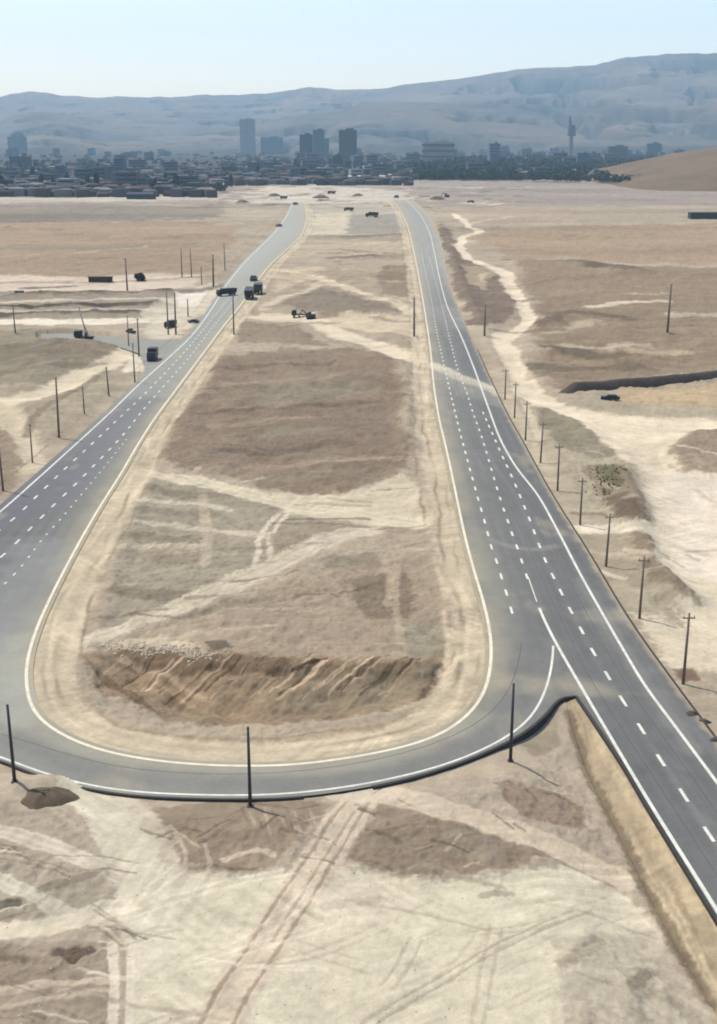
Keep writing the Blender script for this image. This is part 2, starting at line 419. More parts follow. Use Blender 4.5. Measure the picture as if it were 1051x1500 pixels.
trk([(180, 806), (300, 805)], .9, S(198, 184, 160), 1.3, .7, 1)
trk([(298, 730), (304, 780), (302, 830)], .9, S(196, 180, 156), .8, .6, .6)
poly([(395, 720), (500, 726), (592, 700), (612, 720), (622, 776), (540, 770), (420, 752)], S(206, 194, 168), 2.5, .95, 1.2)
trk([(220, 698), (280, 706), (345, 720), (420, 738), (500, 750), (612, 770)], 2.6, S(212, 200, 174), 1.6, .95, .8, ruts=True)
trk([(411, 756), (394, 772), (382, 790), (379, 812), (368, 842)], .42, S(210, 199, 176), .6, .95, .3)
trk([(424, 756), (408, 774), (397, 792), (396, 815), (388, 838)], .42, S(210, 199, 176), .6, .95, .3)
poly([(400, 785), (470, 768), (540, 780), (480, 800), (400, 820)], S(160, 144, 122), 2, .8, 1)
trk([(130, 946), (200, 918), (280, 884), (345, 855), (420, 822), (485, 790), (540, 778)], 2.2, S(204, 192, 168), 1.2, .95, .6, ruts=True)
trk([(150, 950), (250, 912), (350, 885), (430, 862)], .9, S(150, 136, 114), 1.5, .7, 1)
poly([(380, 870), (480, 830), (620, 820), (660, 930), (650, 965), (560, 985), (400, 980), (300, 960), (280, 930)], S(168, 150, 127), 3, .8, 2)
poly([(510, 852), (590, 838), (602, 905), (545, 912), (515, 890)], S(138, 120, 101), 1.8, .85, 1.5)
poly([(480, 818), (560, 812), (560, 828), (480, 834)], S(150, 138, 116), 2, .7, 1)
poly([(575, 910), (640, 915), (650, 960), (590, 975)], S(160, 152, 130), 2, .8, 1)
trk([(580, 830), (578, 880), (590, 960)], .5, S(190, 172, 146), .6, .6, .5)
trk([(560, 815), (570, 850), (566, 890)], .5, S(190, 172, 146), .6, .6, .5)
poly([(300, 945), (335, 944), (345, 953), (315, 958)], S(120, 108, 92), .8, .9, .6)
poly([(160, 945), (250, 930), (300, 955), (330, 968), (250, 972), (190, 968)], S(200, 184, 156), 1.2, .85, 1)
# pit soils and painted shade on the far wall
poly([(120, 975), (200, 962), (330, 972), (450, 980), (600, 984), (668, 962), (672, 985), (640, 1030), (560, 1058), (400, 1072), (250, 1068), (150, 1030)], S(158, 134, 105), 1.6, .95, 1, z=-1)
poly([(140, 975), (220, 968), (330, 978), (450, 985), (600, 988), (600, 1000), (420, 1004), (220, 1000)], S(128, 103, 78), 1.4, .75, 1.2, z=-.8)  # dark band below the rim paints the shade of the wall
poly([(420, 1000), (600, 995), (650, 985), (620, 1030), (520, 1055), (430, 1050)], S(146, 131, 106), 1.6, .7, 1.5, z=-1.2)
poly([(180, 1005), (330, 1005), (420, 1030), (380, 1062), (240, 1058)], S(166, 140, 110), 1.6, .7, 1.5, z=-1.6)
trk([(180, 985), (250, 1010), (300, 1030)], .4, S(190, 165, 135), .5, .6, .5, z=-1.5)
for i in range(48):
    x = 150 + i * 9.5 + random.uniform(-5, 5); y = 1000 + random.uniform(-5, 8)
    k = random.uniform(.5, 1.1); trk([(x + 40 * k, y - 18 * k), (x, y + 5), (x - 34 * k, y + 26 * k)], random.uniform(.06, .2), random.choice([S(96, 72, 50), S(108, 84, 62), S(206, 178, 146)]), .16, random.uniform(.45, 1), .03, z=-1.4)
for i in range(12):
    x = 130 + i * 7; y = 985 + i * 4
    trk([(x, y), (x + 22, y + 26)], .18, S(120, 94, 70), .2, .6, .2, z=-1.2)
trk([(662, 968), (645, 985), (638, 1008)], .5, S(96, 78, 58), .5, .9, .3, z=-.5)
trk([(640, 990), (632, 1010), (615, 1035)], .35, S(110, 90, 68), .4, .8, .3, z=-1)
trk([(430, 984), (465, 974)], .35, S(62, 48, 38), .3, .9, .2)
for y, c, a in ((1088, S(176, 150, 118), .8), (1096, S(214, 192, 156), .8), (1102, S(160, 136, 108), .6), (1110, S(218, 200, 166), .7)):
    k = 1.0
    trk([(105, y - 80), (130, y - 45), (180, y - 22), (260, y - 6), (360, y), (440, y - 2), (540, y - 16), (620, y - 38), (665, y - 66)], .35, c, .5, a, .4, z=.2)
# foreground
poly([(-300, 1130), (0, 1130), (100, 1160), (300, 1178), (460, 1172), (540, 1165), (700, 1120), (820, 1050), (880, 1180), (980, 1360), (1100, 1600), (-300, 1700)], S(182, 168, 148), 1.2, .9, .5)
poly([(225, 1190), (330, 1178), (490, 1178), (445, 1240), (380, 1284), (270, 1275)], S(154, 136, 114), 1.2, .9, 1)
poly([(560, 1185), (640, 1200), (810, 1245), (760, 1272), (620, 1285), (515, 1265)], S(150, 132, 111), 1.2, .9, 1)
poly([(640, 1215), (720, 1230), (740, 1262), (660, 1255)], S(160, 150, 130), 1.2, .6, 1)
poly([(720, 1150), (790, 1145), (850, 1170), (862, 1205), (760, 1198)], S(156, 136, 118), .8, .9, .8)
poly([(560, 1150), (730, 1125), (810, 1080), (830, 1110), (850, 1160), (700, 1140)], S(186, 170, 148), 1, .8, .6)
poly([(760, 1090), (810, 1060), (825, 1085), (780, 1110)], S(156, 146, 124), .8, .7, .6)
poly([(190, 1292), (300, 1282), (450, 1278), (520, 1275), (640, 1288), (780, 1275), (880, 1248), (970, 1350), (960, 1420), (860, 1480), (820, 1700), (160, 1700), (190, 1400)], S(209, 201, 177), 1.6, .95, 1)
poly([(450, 1290), (620, 1300), (600, 1350), (480, 1360)], S(214, 200, 180), 2, .5, 1)
poly([(-300, 1165), (60, 1180), (180, 1270), (200, 1330), (100, 1350), (-300, 1352)], S(174, 161, 142), 1.2, .85, 1)
poly([(-300, 1388), (160, 1384), (165, 1440), (160, 1700), (-300, 1700)], S(164, 149, 130), .9, .9, .8)
poly([(-300, 1400), (40, 1396), (120, 1440), (-300, 1470)], S(156, 138, 118), 1, .6, .8)
poly([(810, 1380), (900, 1350), (960, 1350), (1060, 1520), (1100, 1700), (840, 1700)], S(188, 177, 157), 1.5, .8, 1)
trk([(830, 1410), (860, 1390), (880, 1372)], .6, S(150, 138, 118), .7, .6, .8)
trk([(930, 1440), (950, 1410)], .5, S(146, 132, 112), .6, .7, .6)
trk([(120, 1158), (160, 1195), (195, 1250), (215, 1310), (225, 1400)], 2.2, S(208, 200, 178), .8, .95, .5)
trk([(172, 1165), (225, 1210), (262, 1290)], .9, S(200, 190, 168), .8, .8, .5)
trk([(-60, 1205), (20, 1225), (90, 1247), (180, 1285)], .95, S(208, 196, 176), .5, .95, .3, ruts=True)
trk([(-60, 1268), (20, 1300), (70, 1325), (110, 1352)], .8, S(210, 202, 182), .4, .9, .3, ruts=True)
trk([(-100, 1372), (60, 1360), (130, 1345), (210, 1315)], 1.1, S(218, 207, 184), .5, .95, .4)
trk([(60, 1320), (120, 1338), (180, 1325)], .3, S(206, 196, 176), .3, .8, .2)
trk([(60, 1305), (110, 1292), (150, 1280)], .45, S(140, 128, 110), .5, .7, .5)
trk([(-10, 1330), (25, 1325)], .55, S(110, 104, 90), .4, .85, .4)
trk([(84, 1398), (130, 1396)], .5, S(108, 94, 80), .4, .85, .4)
trk([(-20, 1405), (40, 1405)], .45, S(126, 114, 98), .5, .8, .4)
trk([(-60, 1462), (60, 1446), (165, 1438)], .4, S(200, 184, 162), .3, .8, .3)
trk([(-60, 1490), (60, 1470), (160, 1452)], .3, S(196, 182, 160), .3, .7, .3)
trk([(165, 1385), (168, 1450), (162, 1560)], .4, S(214, 204, 184), .25, .9, .2)
trk([(194, 1385), (190, 1450), (186, 1560)], .35, S(214, 204, 184), .25, .9, .2)
trk([(180, 1395), (180, 1450), (176, 1540)], .22, S(172, 158, 138), .25, .8, .2)
trk([(255, 1220), (272, 1250), (272, 1290)], .22, S(196, 182, 160), .25, .7, .2)
trk([(300, 1240), (308, 1265), (306, 1290)], .22, S(196, 182, 160), .25, .7, .2)
trk([(330, 1262), (370, 1252), (400, 1255)], .3, S(206, 190, 166), .3, .8, .3)
for i in range(10):
    x = 355 + i * 11; trk([(x, 1190 + (i % 3) * 6), (x + 10, 1215 + (i % 4) * 6)], .12, [S(132, 116, 98), S(184, 168, 146)][i % 2], .2, .6, .2)
for i in range(7):
    x = 560 + i * 25; trk([(x, 1228 + (i % 3) * 8), (x + 40, 1220 + (i % 3) * 9)], .16, [S(130, 114, 96), S(146, 128, 108)][i % 2], .3, .7, .4)
trk([(540, 1160), (505, 1210), (470, 1265), (430, 1325), (385, 1395), (345, 1455), (300, 1540)], 1.75, S(206, 190, 168), .4, .95, .2)
for o in (-26, 22):
    trk([(532 + o * .7, 1172), (505 + o * .8, 1210), (470 + o * .9, 1265), (430 + o, 1325), (385 + o, 1395), (345 + o, 1455), (300 + o, 1540)], .16, S(166, 148, 126), .2, .85, .1)
trk([(520, 1195), (492, 1235), (455, 1292), (400, 1378)], .14, S(170, 150, 126), .2, .75, .1)
trk([(535, 1162), (620, 1182), (720, 1210), (820, 1238), (905, 1272)], 1.6, S(206, 190, 167), .5, .95, .3)
trk([(560, 1185), (640, 1204), (740, 1234), (830, 1262), (900, 1282)], .18, S(162, 146, 124), .3, .7, .2)
poly([(455, 1164), (545, 1152), (590, 1160), (540, 1182), (490, 1178)], S(204, 190, 168), .6, .9, .4)
for o in (0, 22):
    trk([(840 + o, 1330), (760 + o, 1368), (690 + o, 1405), (620 + o, 1445), (540 + o, 1492), (480 + o, 1540)], .13, S(182, 170, 148), .2, .85, .15)
for o in (0, 16):
    trk([(430, 1375 + o), (490, 1395 + o), (545, 1412 + o)], .12, S(192, 178, 156), .18, .7, .15)
trk([(620, 1270), (700, 1290), (740, 1300)], .3, S(170, 158, 138), .4, .7, .4)
trk([(710, 1310), (750, 1308)], .35, S(160, 150, 132), .35, .7, .3)
trk([(480, 1325), (560, 1318)], .5, S(190, 180, 160), .6, .7, .4)
for i in range(14):
    x = 560 + random.uniform(0, 330); y = 1300 + random.uniform(0, 190)
    trk([(x, y), (x + 60, y - 30)], .1, S(190, 178, 158), .15, .45, .2)
rt = random.Random(44)
for i in range(17):
    x0, y0 = rt.uniform(150, 900), rt.uniform(1270, 1500); a = rt.choice([rt.gauss(-.5, .12), rt.gauss(-1.15, .2), rt.gauss(.25, .12)]); l = rt.uniform(90, 340); cv = rt.uniform(-.35, .35)
    pts = [(x0 + l * t * math.cos(a + cv * t), y0 + l * .62 * t * math.sin(a + cv * t)) for t in (-.5, -.25, 0, .25, .5)]
    cc = rt.choice([S(176, 163, 141), S(226, 216, 196), S(184, 170, 148)]); al = rt.uniform(.35, .8)
    for o in (0, 17): trk([(p[0] + o, p[1] + o * .3) for p in pts], .15, cc, .24, al * .8, .1)
for i in range(14):
    x0, y0 = rt.uniform(-20, 190), rt.uniform(1190, 1500); l = rt.uniform(50, 160); a = rt.gauss(.3, .25)
    pts = [(x0 + l * t * math.cos(a), y0 + l * .6 * t * math.sin(a + .3 * t)) for t in (-.5, 0, .5)]
    for o in (0, 13): trk([(p[0] + o * .4, p[1] + o * .7) for p in pts], .10, rt.choice([S(212, 202, 182), S(136, 122, 104)]), .14, rt.uniform(.4, .8), .1)
for i in range(40):
    x0, y0 = rt.choice([(rt.uniform(230, 480), rt.uniform(1185, 1275)), (rt.uniform(530, 850), rt.uniform(1150, 1280))]); l = rt.uniform(20, 70); a = rt.choice([rt.gauss(-.6, .2), rt.gauss(.5, .3)])
    trk([(x0 + l * t * math.cos(a), y0 + l * .6 * t * math.sin(a)) for t in (-.5, 0, .5)], rt.uniform(.06, .2), rt.choice([S(120, 104, 86), S(192, 176, 152), S(134, 116, 98)]), .18, rt.uniform(.4, .9), .3)
for i in range(46):
    x0, y0 = rt.uniform(170, 640), rt.uniform(560, 960); l = rt.uniform(40, 150); a = rt.gauss(-.12, .25)
    trk([(x0 + l * t * math.cos(a), y0 + l * .4 * t * math.sin(a)) for t in (-.5, 0, .5)], rt.uniform(.15, .6), rt.choice([S(122, 106, 88), S(196, 180, 154), S(136, 120, 100), S(150, 146, 124)]), .6, rt.uniform(.3, .75), 1)
for i in range(40):
    x0, y0 = rt.uniform(780, 1040), rt.uniform(600, 900); l = rt.uniform(20, 70); a = rt.gauss(.5, .4)
    trk([(x0 + l * t * math.cos(a), y0 + l * .4 * t * math.sin(a)) for t in (-.5, 0, .5)], rt.uniform(.2, .7), rt.choice([S(132, 116, 94), S(222, 210, 186), S(196, 180, 154)]), .7, rt.uniform(.3, .7), 1)
for i in range(70):
    x0, y0 = rt.choice([(rt.uniform(690, 1051), rt.uniform(310, 560)), (rt.uniform(0, 330), rt.uniform(300, 420)), (rt.uniform(430, 600), rt.uniform(345, 480))]); l = rt.uniform(20, 110); a = rt.gauss(0, .06)
    trk([(x0 + l * t * math.cos(a), y0 + l * t * math.sin(a)) for t in (-.5, 0, .5)], rt.uniform(.8, 2.6), rt.choice([S(132, 114, 94), S(204, 186, 158), S(142, 124, 102), S(150, 140, 118)]), 3, rt.uniform(.35, .8), 3)
for i in range(110):
    x0, y0 = rt.uniform(330, 780), rt.uniform(272, 304); l = rt.uniform(10, 60)
    trk([(x0 - l / 2, y0 + rt.uniform(-1, 1)), (x0, y0), (x0 + l / 2, y0 + rt.uniform(-2, 2))], rt.uniform(2, 6), rt.choice([S(108, 97, 84), S(206, 194, 174), S(140, 128, 112), S(120, 108, 92)]), 5, rt.uniform(.5, .9), 3)
trk([(431, 296), (420, 288), (395, 282), (340, 281)], 6, S(196, 194, 188), 3, .9, 1)
trk([(590, 293), (575, 284), (540, 277), (470, 274)], 6, S(190, 188, 182), 3, .9, 1)
for (a, b, c_) in (((-100, 300), (120, 298), (330, 301)), ((-100, 324), (150, 325), (300, 322))): trk([a, b, c_], 3, S(120, 108, 94), 4, .8, 3)
# embankment
PAINT.append(('p', EMB, np.array(S(178, 159, 128)), .9, .9, .6))
for i in range(26):
    t = rt.random(); k = int(t * (len(FOOT) - 12)); u = rt.random(); a_ = FOOT[k] * (1 - u) + RLEDGE[min(k + 4, len(RLEDGE) - 1)] * u; b_ = FOOT[k + 8] * (1 - u) + RLEDGE[min(k + 12, len(RLEDGE) - 1)] * u
    PAINT.append(('l', np.array([a_, (a_ + b_) / 2 + rt.uniform(-.3, .3), b_]), np.array(rt.choice([S(160, 140, 110), S(208, 190, 156)])), (.12, .3), rt.uniform(.3, .7), .4))
trk([(828, 1062), (862, 1140), (900, 1214), (940, 1295), (985, 1380), (1040, 1475)], .5, S(128, 112, 90), .5, .75, .4, z=-1.4)  # shadow at the foot of the slope, painted as a darker line
trk([(870, 1080), (910, 1150), (960, 1235), (1020, 1340)], .4, S(206, 186, 148), .6, .6, .4, z=-.3)


def soil(x, y, sdf):
    n = len(x)
    a = fbm(x, y, 55, 4, ox=1)[:, None]; b = fbm(x * .6 + y * .1, y, 14, 4, ox=4)[:, None]
    t = np.clip(.5 + .55 * a + .45 * b, 0, 1)
    col = (S(164, 148, 126) * (1 - t) + S(190, 175, 152) * t)
    lod = np.clip(y / 160, .6, 6)
    wx = fbm(x, y, 7, 3, ox=12) * 1.3 + fbm(x, y, 32, 2, ox=13) * 1.8 * lod
    wy = fbm(x, y, 7, 3, ox=15) * 1.6 + fbm(x, y, 32, 2, ox=16) * 2.2 * lod
    rag = .7 * fbm(x, y, 2.6, 3, ox=19) + .8 * fbm(x, y, .7, 2, ox=20) * sstep(350, 90, y) + .6 * fbm(x * .5, y, 22, 3, ox=23) * sstep(120, 400, y)
    for kind, P, c, par, al, warp in PAINT:
        soft = par * .55 if kind == 'p' else par[1] * .7
        m = soft * 2 + 12 * warp
        ext = m + (par[0] if kind == 'l' else 0)
        lo = P.min(0) - ext; hi = P.max(0) + ext
        idx = np.where((x > lo[0]) & (x < hi[0]) & (y > lo[1]) & (y < hi[1]))[0]
        if not len(idx): continue
        px = x[idx] + wx[idx] * warp * .55; py = y[idx] + wy[idx] * warp * .55
        d = poly_sdf(px, py, P) if kind == 'p' else line_dist(px, py, P) - par[0]
        d = d + rag[idx] * soft * 1.0
        k = (1 - sstep(-soft * .5, soft * .5, d)) * al
        k = (k * np.clip(1 + .25 * b[idx, 0], 0, 1.0))[:, None]
        col[idx] = col[idx] * (1 - k) + c * k
    # sandy shoulder inside the loop, with wheel ruts along it
    near = np.where((sdf > -1) & (sdf < 14))[0]
    sx, sy, sd = x[near], y[near], sdf[near]
    di = line_dist(sx, sy, IN_EDGE[::3])
    wv = 4.3 + 1.5 * fbm(sx, sy, 22, 2, ox=29)
    k = ((1 - sstep(wv - .7, wv + .7, di + rag[near] * .9)) * np.clip(.78 + .5 * fbm(sx, sy, 9, 3, ox=24), .35, .95))[:, None]
    sand = S(204, 189, 161) * (1 + .16 * fbm(sx, sy, 5, 3, ox=22))[:, None]
    col[near] = col[near] * (1 - k) + sand * k
    for r0, wd, cc, aa in ((.9, .22, S(150, 128, 98), .45), (1.5, .35, S(224, 208, 176), .6), (2.6, .3, S(146, 124, 96), .7), (3.9, .35, S(222, 204, 172), .55), (4.8, .25, S(140, 118, 92), .65)):
        q = np.exp(-((di + fbm(sx, sy, 16, 3, ox=r0) * 1.3 - r0) / wd) ** 2) * aa * np.clip(.35 + 1.6 * fbm(sx, sy, 14, 3, ox=r0 + 40), 0, 1)
        q = q[:, None]; col[near] = col[near] * (1 - q) + cc * q
    # fine mottling of the earth itself
    mott = 1 + .10 * fbm(x, y, 3.2, 4, ox=25) + .07 * fbm(x * .5, y, 1.1, 2, ox=26) + .10 * fbm(x * .4 + y * .2, y, 9, 3, ox=27)
    mott += .22 * sstep(250, 700, y) * fbm(x * .35, y, 60, 4, ox=28)
    # scraped and driven-over streaks
    sw = fbm(x, y, 26, 2, ox=33) * 5
    for ca, sa, o in ((.93, .37, 34), (.3, .95, 35), (-.7, .71, 36)):
        u = x * ca + y * sa + sw; v = -x * sa + y * ca + sw * .6
        st = fbm(u * .10, v, .9, 2, ox=o) * np.clip(fbm(x, y, 18, 2, ox=o + 5) * 2.2, 0, 1)
        mott += .22 * st * sstep(420, 130, y)
        st = fbm(u * .12, v, 4.5, 2, ox=o + 9) * np.clip(fbm(x, y, 60, 2, ox=o + 6) * 2.2, 0, 1)
        mott += .20 * st * sstep(90, 200, y)
    gr = np.clip(fbm(x, y, 12, 3, ox=44) * .9, 0, .5)[:, None]
    col = col * (1 - gr * .35) + S(158, 156, 134) * gr * .35
    col = np.clip(col * mott[:, None], .01, 1)
    ref = S(196, 182, 158)
    l = (col.mean(1) / ref.mean())[:, None]
    g_ = col.mean(1)[:, None] * np.array([1.17, .985, .79]) * .22 + col * .78
    return np.clip(g_ * l ** .20 * np.array([1.0, .992, .985]), .01, 1)


# ------------------------------------------------------------------ object helpers
def tag(o, label=None, cat=None, group=None, kind=None):
    if label: o['label'] = label
    if cat: o['category'] = cat
    if group: o['group'] = group
    if kind: o['kind'] = kind
    return o


def link(o, parent=None):
    COL.objects.link(o)
    if parent: o.parent = parent
    return o


def empty(name, loc, rz=0.0):
    o = bpy.data.objects.new(name, None)
    o.empty_display_size = .2
    o.location = loc; o.rotation_euler = (0, 0, rz)
    return link(o)


def np_mesh(name, verts, quads, mat, cols=None, smooth_=True):
    me = bpy.data.meshes.new(name)
    nv, nf = len(verts), len(quads)
    k = quads.shape[1]
    me.vertices.add(nv); me.vertices.foreach_set('co', np.asarray(verts, np.float32).ravel())
    me.loops.add(nf * k); me.loops.foreach_set('vertex_index', np.asarray(quads, np.int32).ravel())
    me.polygons.add(nf); me.polygons.foreach_set('loop_start', np.arange(0, nf * k, k, dtype=np.int32))
    me.polygons.foreach_set('use_smooth', np.full(nf, smooth_))
    if cols is not None:
        at = me.attributes.new('soil', 'FLOAT_COLOR', 'POINT')
        c4 = np.ones((nv, 4), np.float32); c4[:, :3] = cols
        at.data.foreach_set('color', c4.ravel())
    me.update(calc_edges=True); me.validate()
    me.materials.append(mat)
    return bpy.data.objects.new(name, me)


class MB:
    def __init__(s): s.v = []; s.f = []

    def box(s, c, d, rz=0.0, taper=1.0, rx=0.0):
        M = Matrix.Rotation(rz, 3, 'Z') @ Matrix.Rotation(rx, 3, 'X'); b = len(s.v)
        for z in (-.5, .5):
            k = taper if z > 0 else 1
            for x, y in ((-.5, -.5), (.5, -.5), (.5, .5), (-.5, .5)):
                s.v.append(tuple(Vector(c) + M @ Vector((x * d[0] * k, y * d[1] * k, z * d[2]))))
        s.f += [tuple(b + i for i in q) for q in ((3, 2, 1, 0), (4, 5, 6, 7), (0, 1, 5, 4), (1, 2, 6, 5), (2, 3, 7, 6), (3, 0, 4, 7))]
        return s

    def tube(s, a, b_, r0, r1, n=10):
        a = Vector(a); b_ = Vector(b_); d = (b_ - a).normalized()
        u = d.orthogonal().normalized(); w = d.cross(u); b = len(s.v)
        for p, r in ((a, r0), (b_, r1)):
            for i in range(n):
                t = 2 * math.pi * i / n
                s.v.append(tuple(p + (u * math.cos(t) + w * math.sin(t)) * r))
        for i in range(n):
            j = (i + 1) % n; s.f.append((b + i, b + j, b + n + j, b + n + i))
        s.f.append(tuple(b + i for i in range(n - 1, -1, -1))); s.f.append(tuple(b + n + i for i in range(n)))
        return s

    def prism(s, prof, x0, x1):
        """profile in (y, z) swept along x"""
        b = len(s.v); n = len(prof)
        for x in (x0, x1):
            for y, z in prof: s.v.append((x, y, z))
        for i in range(n):
            j = (i + 1) % n; s.f.append((b + i, b + j, b + n + j, b + n + i))
        s.f.append(tuple(b + i for i in range(n - 1, -1, -1))); s.f.append(tuple(b + n + i for i in range(n)))
        return s

    def build(s, name, mat, parent=None, bevel=0.0, shade=False):
        me = bpy.data.meshes.new(name); me.from_pydata(s.v, [], s.f); me.update()
        bm = bmesh.new(); bm.from_mesh(me); bmesh.ops.recalc_face_normals(bm, faces=bm.faces)
        if bevel: bmesh.ops.bevel(bm, geom=bm.edges[:], offset=bevel, segments=2, affect='EDGES', clamp_overlap=True)
        bm.to_mesh(me); bm.free()
        if shade: me.polygons.foreach_set('use_smooth', [True] * len(me.polygons))
        me.materials.append(mat)
        return link(bpy.data.objects.new(name, me), parent)


def copy_tree(o, parent=None):
    c = o.copy(); COL.objects.link(c)
    if parent: c.parent = parent
    for ch in list(o.children): copy_tree(ch, c)
    return c


# ------------------------------------------------------------------ materials
def mat(name, col=(.5, .5, .5), rough=.85, noise=None, amt=.25, bump=0.0, attr=None, metal=0.0, bscale=None, spec=.3):
    m = bpy.data.materials.new(name); m.use_nodes = True
    nt = m.node_tree; N = nt.nodes; K = nt.links
    p = N['Principled BSDF']; p.inputs['Roughness'].default_value = rough; p.inputs['Metallic'].default_value = metal
    p.inputs['Specular IOR Level'].default_value = spec
    tc = N.new('ShaderNodeTexCoord')
    src = None
    if attr:
        a = N.new('ShaderNodeAttribute'); a.attribute_name = attr; src = a.outputs['Color']
    else:
        c = N.new('ShaderNodeRGB'); c.outputs[0].default_value = (*col, 1); src = c.outputs[0]
    if noise:
        for i, (s, w) in enumerate(noise):
            n = N.new('ShaderNodeTexNoise'); n.inputs['Scale'].default_value = s; n.inputs['Detail'].default_value = 5; n.inputs['Roughness'].default_value = .62
            K.new(tc.outputs['Object'], n.inputs['Vector'])
            r = N.new('ShaderNodeMapRange'); r.inputs['From Min'].default_value = .28; r.inputs['From Max'].default_value = .72
            r.inputs['To Min'].default_value = 1 - w; r.inputs['To Max'].default_value = 1 + w
            K.new(n.outputs['Fac'], r.inputs['Value'])
            mx = N.new('ShaderNodeMix'); mx.data_type = 'RGBA'; mx.blend_type = 'MULTIPLY'; mx.inputs['Factor'].default_value = 1
            K.new(src, mx.inputs['A']); K.new(r.outputs['Result'], mx.inputs['B']); src = mx.outputs['Result']
    K.new(src, p.inputs['Base Color'])
    if bump:
        n = N.new('ShaderNodeTexNoise'); n.inputs['Scale'].default_value = bscale or 2.0; n.inputs['Detail'].default_value = 6
        K.new(tc.outputs['Object'], n.inputs['Vector'])
        b = N.new('ShaderNodeBump'); b.inputs['Strength'].default_value = .6; b.inputs['Distance'].default_value = bump
        K.new(n.outputs['Fac'], b.inputs['Height']); K.new(b.outputs['Normal'], p.inputs['Normal'])
    return m


M_ground = mat('bare_soil', attr='soil', rough=.95, noise=[(.5, .08), (1.7, .10), (5.5, .08)], bump=.22, bscale=1.4, spec=.15)
M_asph = mat('dusty_asphalt', attr='soil', rough=.85, noise=[(.35, .07), (2.2, .06), (9, .07)], bump=.01, bscale=25, spec=.25)
M_line = mat('road_paint', S(224, 214, 192, .68), .7, noise=[(.22, .12), (1.2, .16), (7, .14)])
M_linew = mat('road_paint_white', S(220, 219, 210, .66), .7, noise=[(.22, .14), (1.2, .18), (7, .14)])
M_kerb = mat('dark_kerb', (.028, .026, .024), .8, noise=[(1.5, .3)])
M_wood = mat('weathered_pole_wood', (.15, .118, .09), .85, noise=[(2.5, .3)])
M_steel = mat('dark_steel', (.035, .035, .036), .6, noise=[(2, .2)], spec=.4)
M_greyp = mat('grey_pole_metal', (.10, .10, .095), .6, noise=[(2, .2)])
M_black = mat('black_paint', (.012, .012, .013), .45, spec=.4)
M_dark = mat('dark_paint', (.03, .032, .036), .5, spec=.4)
M_rust = mat('rusty_steel', (.06, .030, .022), .8, noise=[(1, .3)])
M_tyre = mat('tyre_rubber', (.012, .012, .012), .9)
M_glass = mat('vehicle_glass', (.02, .025, .03), .15, spec=.5)
M_pale = mat('pale_paint', (.50, .48, .43), .6, noise=[(.5, .1)])
M_bank = mat('dark_bank_soil', (.040, .032, .027), .95, noise=[(.25, .35), (1.5, .25)], bump=.3, bscale=.8)
M_stone = mat('rubble_stone', (.36, .31, .23), .95, noise=[(2, .25)])
M_dstone = mat('dark_stone', (.06, .052, .045), .95, noise=[(2, .25)])
M_scrub = mat('dry_scrub', (.13, .125, .07), .9, noise=[(.4, .3)])
M_leaf = mat('dusty_leaf', (.035, .05, .022), .9, noise=[(.4, .35)])
M_leafd = mat('dark_leaf', (.018, .030, .018), .9, noise=[(.15, .4)])
M_bark = mat('bark', (.06, .045, .035), .95, noise=[(2, .3)])
M_hill = mat('hill_rock', attr='soil', rough=.95, noise=[(.004, .12), (.02, .10)], spec=.1)
M_mound = mat('spoil_soil', tuple(S(104, 90, 73)), .95, noise=[(.6, .2), (3, .15)], bump=.15, bscale=1.5)

# ------------------------------------------------------------------ ground sheet
ys = np.concatenate([np.arange(1540, 900, -1.5), np.arange(900, 420, -1.2), np.arange(420, 228, -.9)])
Yr = np.array([G(525, y)[1] for y in ys])
Yr = np.concatenate([[-600, -300, -120, -30, 20, 50], Yr, np.geomspace(Yr[-1] * 1.02, 13600, 40)])
s_in = np.linspace(-.365, .365, 760)
grow = np.cumsum(np.geomspace(.002, .14, 62)); grow = grow / grow[-1] * (3.0 - .365)
s_all = np.concatenate([-(.365 + grow[::-1]), s_in, .365 + grow])
wY = np.clip(Yr, 80, 4400)
X = (s_all[None, :] * wY[:, None]).ravel(); Yg = np.repeat(Yr, len(s_all))
SDF = masked(X, Yg, ring, 45, poly_sdf, 1e3)
Zg = ground_z(X, Yg, SDF)
Zg = np.where(Yg > 6000, np.minimum(Zg, 0), Zg)
CG = soil(X, Yg, SDF)
_ss = masked(X, Yg, SIDE, 6, poly_sdf, 1e3)
# unworn dark soil is rough and clumpy, the worn pale tracks are smooth and a little sunk
def blur(a, k):
    a = a.reshape(len(Yr), len(s_all))
    for ax in (0, 1):
        c = np.cumsum(np.pad(a, [(k + 1, k) if q == ax else (0, 0) for q in (0, 1)], mode='edge'), axis=ax)
        n = a.shape[ax]; a = (np.take(c, np.arange(2 * k + 1, 2 * k + 1 + n), ax) - np.take(c, np.arange(0, n), ax)) / (2 * k + 1)
    return a.ravel()


lum = blur(blur(CG.mean(1), 7), 5); rough = (1 - sstep(.19, .34, lum)) * sstep(1.5, 6, SDF) * sstep(1500, 500, Yg)
Zg = Zg + rough * (.34 * (1 - np.abs(fbm(X, Yg, 5.5, 4, .6, ox=101)) * 2.2) + .16 * fbm(X, Yg, 1.6, 3, .6, ox=102)) - .10 * sstep(.34, .42, lum) * sstep(2, 6, SDF) + .5 * np.clip(CG.mean(1) - lum, -.04, .04) * sstep(1.5, 4, SDF) * sstep(300, 150, Yg)
Zg = Zg + rough * sstep(120, 260, Yg) * .9 * (1 - np.abs(fbm(X * .6, Yg, 24, 4, .6, ox=103)) * 2.2)
Zg = np.where(_ss < 1.2, np.minimum(Zg, ZR - .35), Zg)
Zg = np.where(SDF < -.15, np.minimum(Zg, ZR - .4), Zg)
nr, nc = len(Yr), len(s_all)
i = np.arange(nr - 1)[:, None] * nc + np.arange(nc - 1)[None, :]
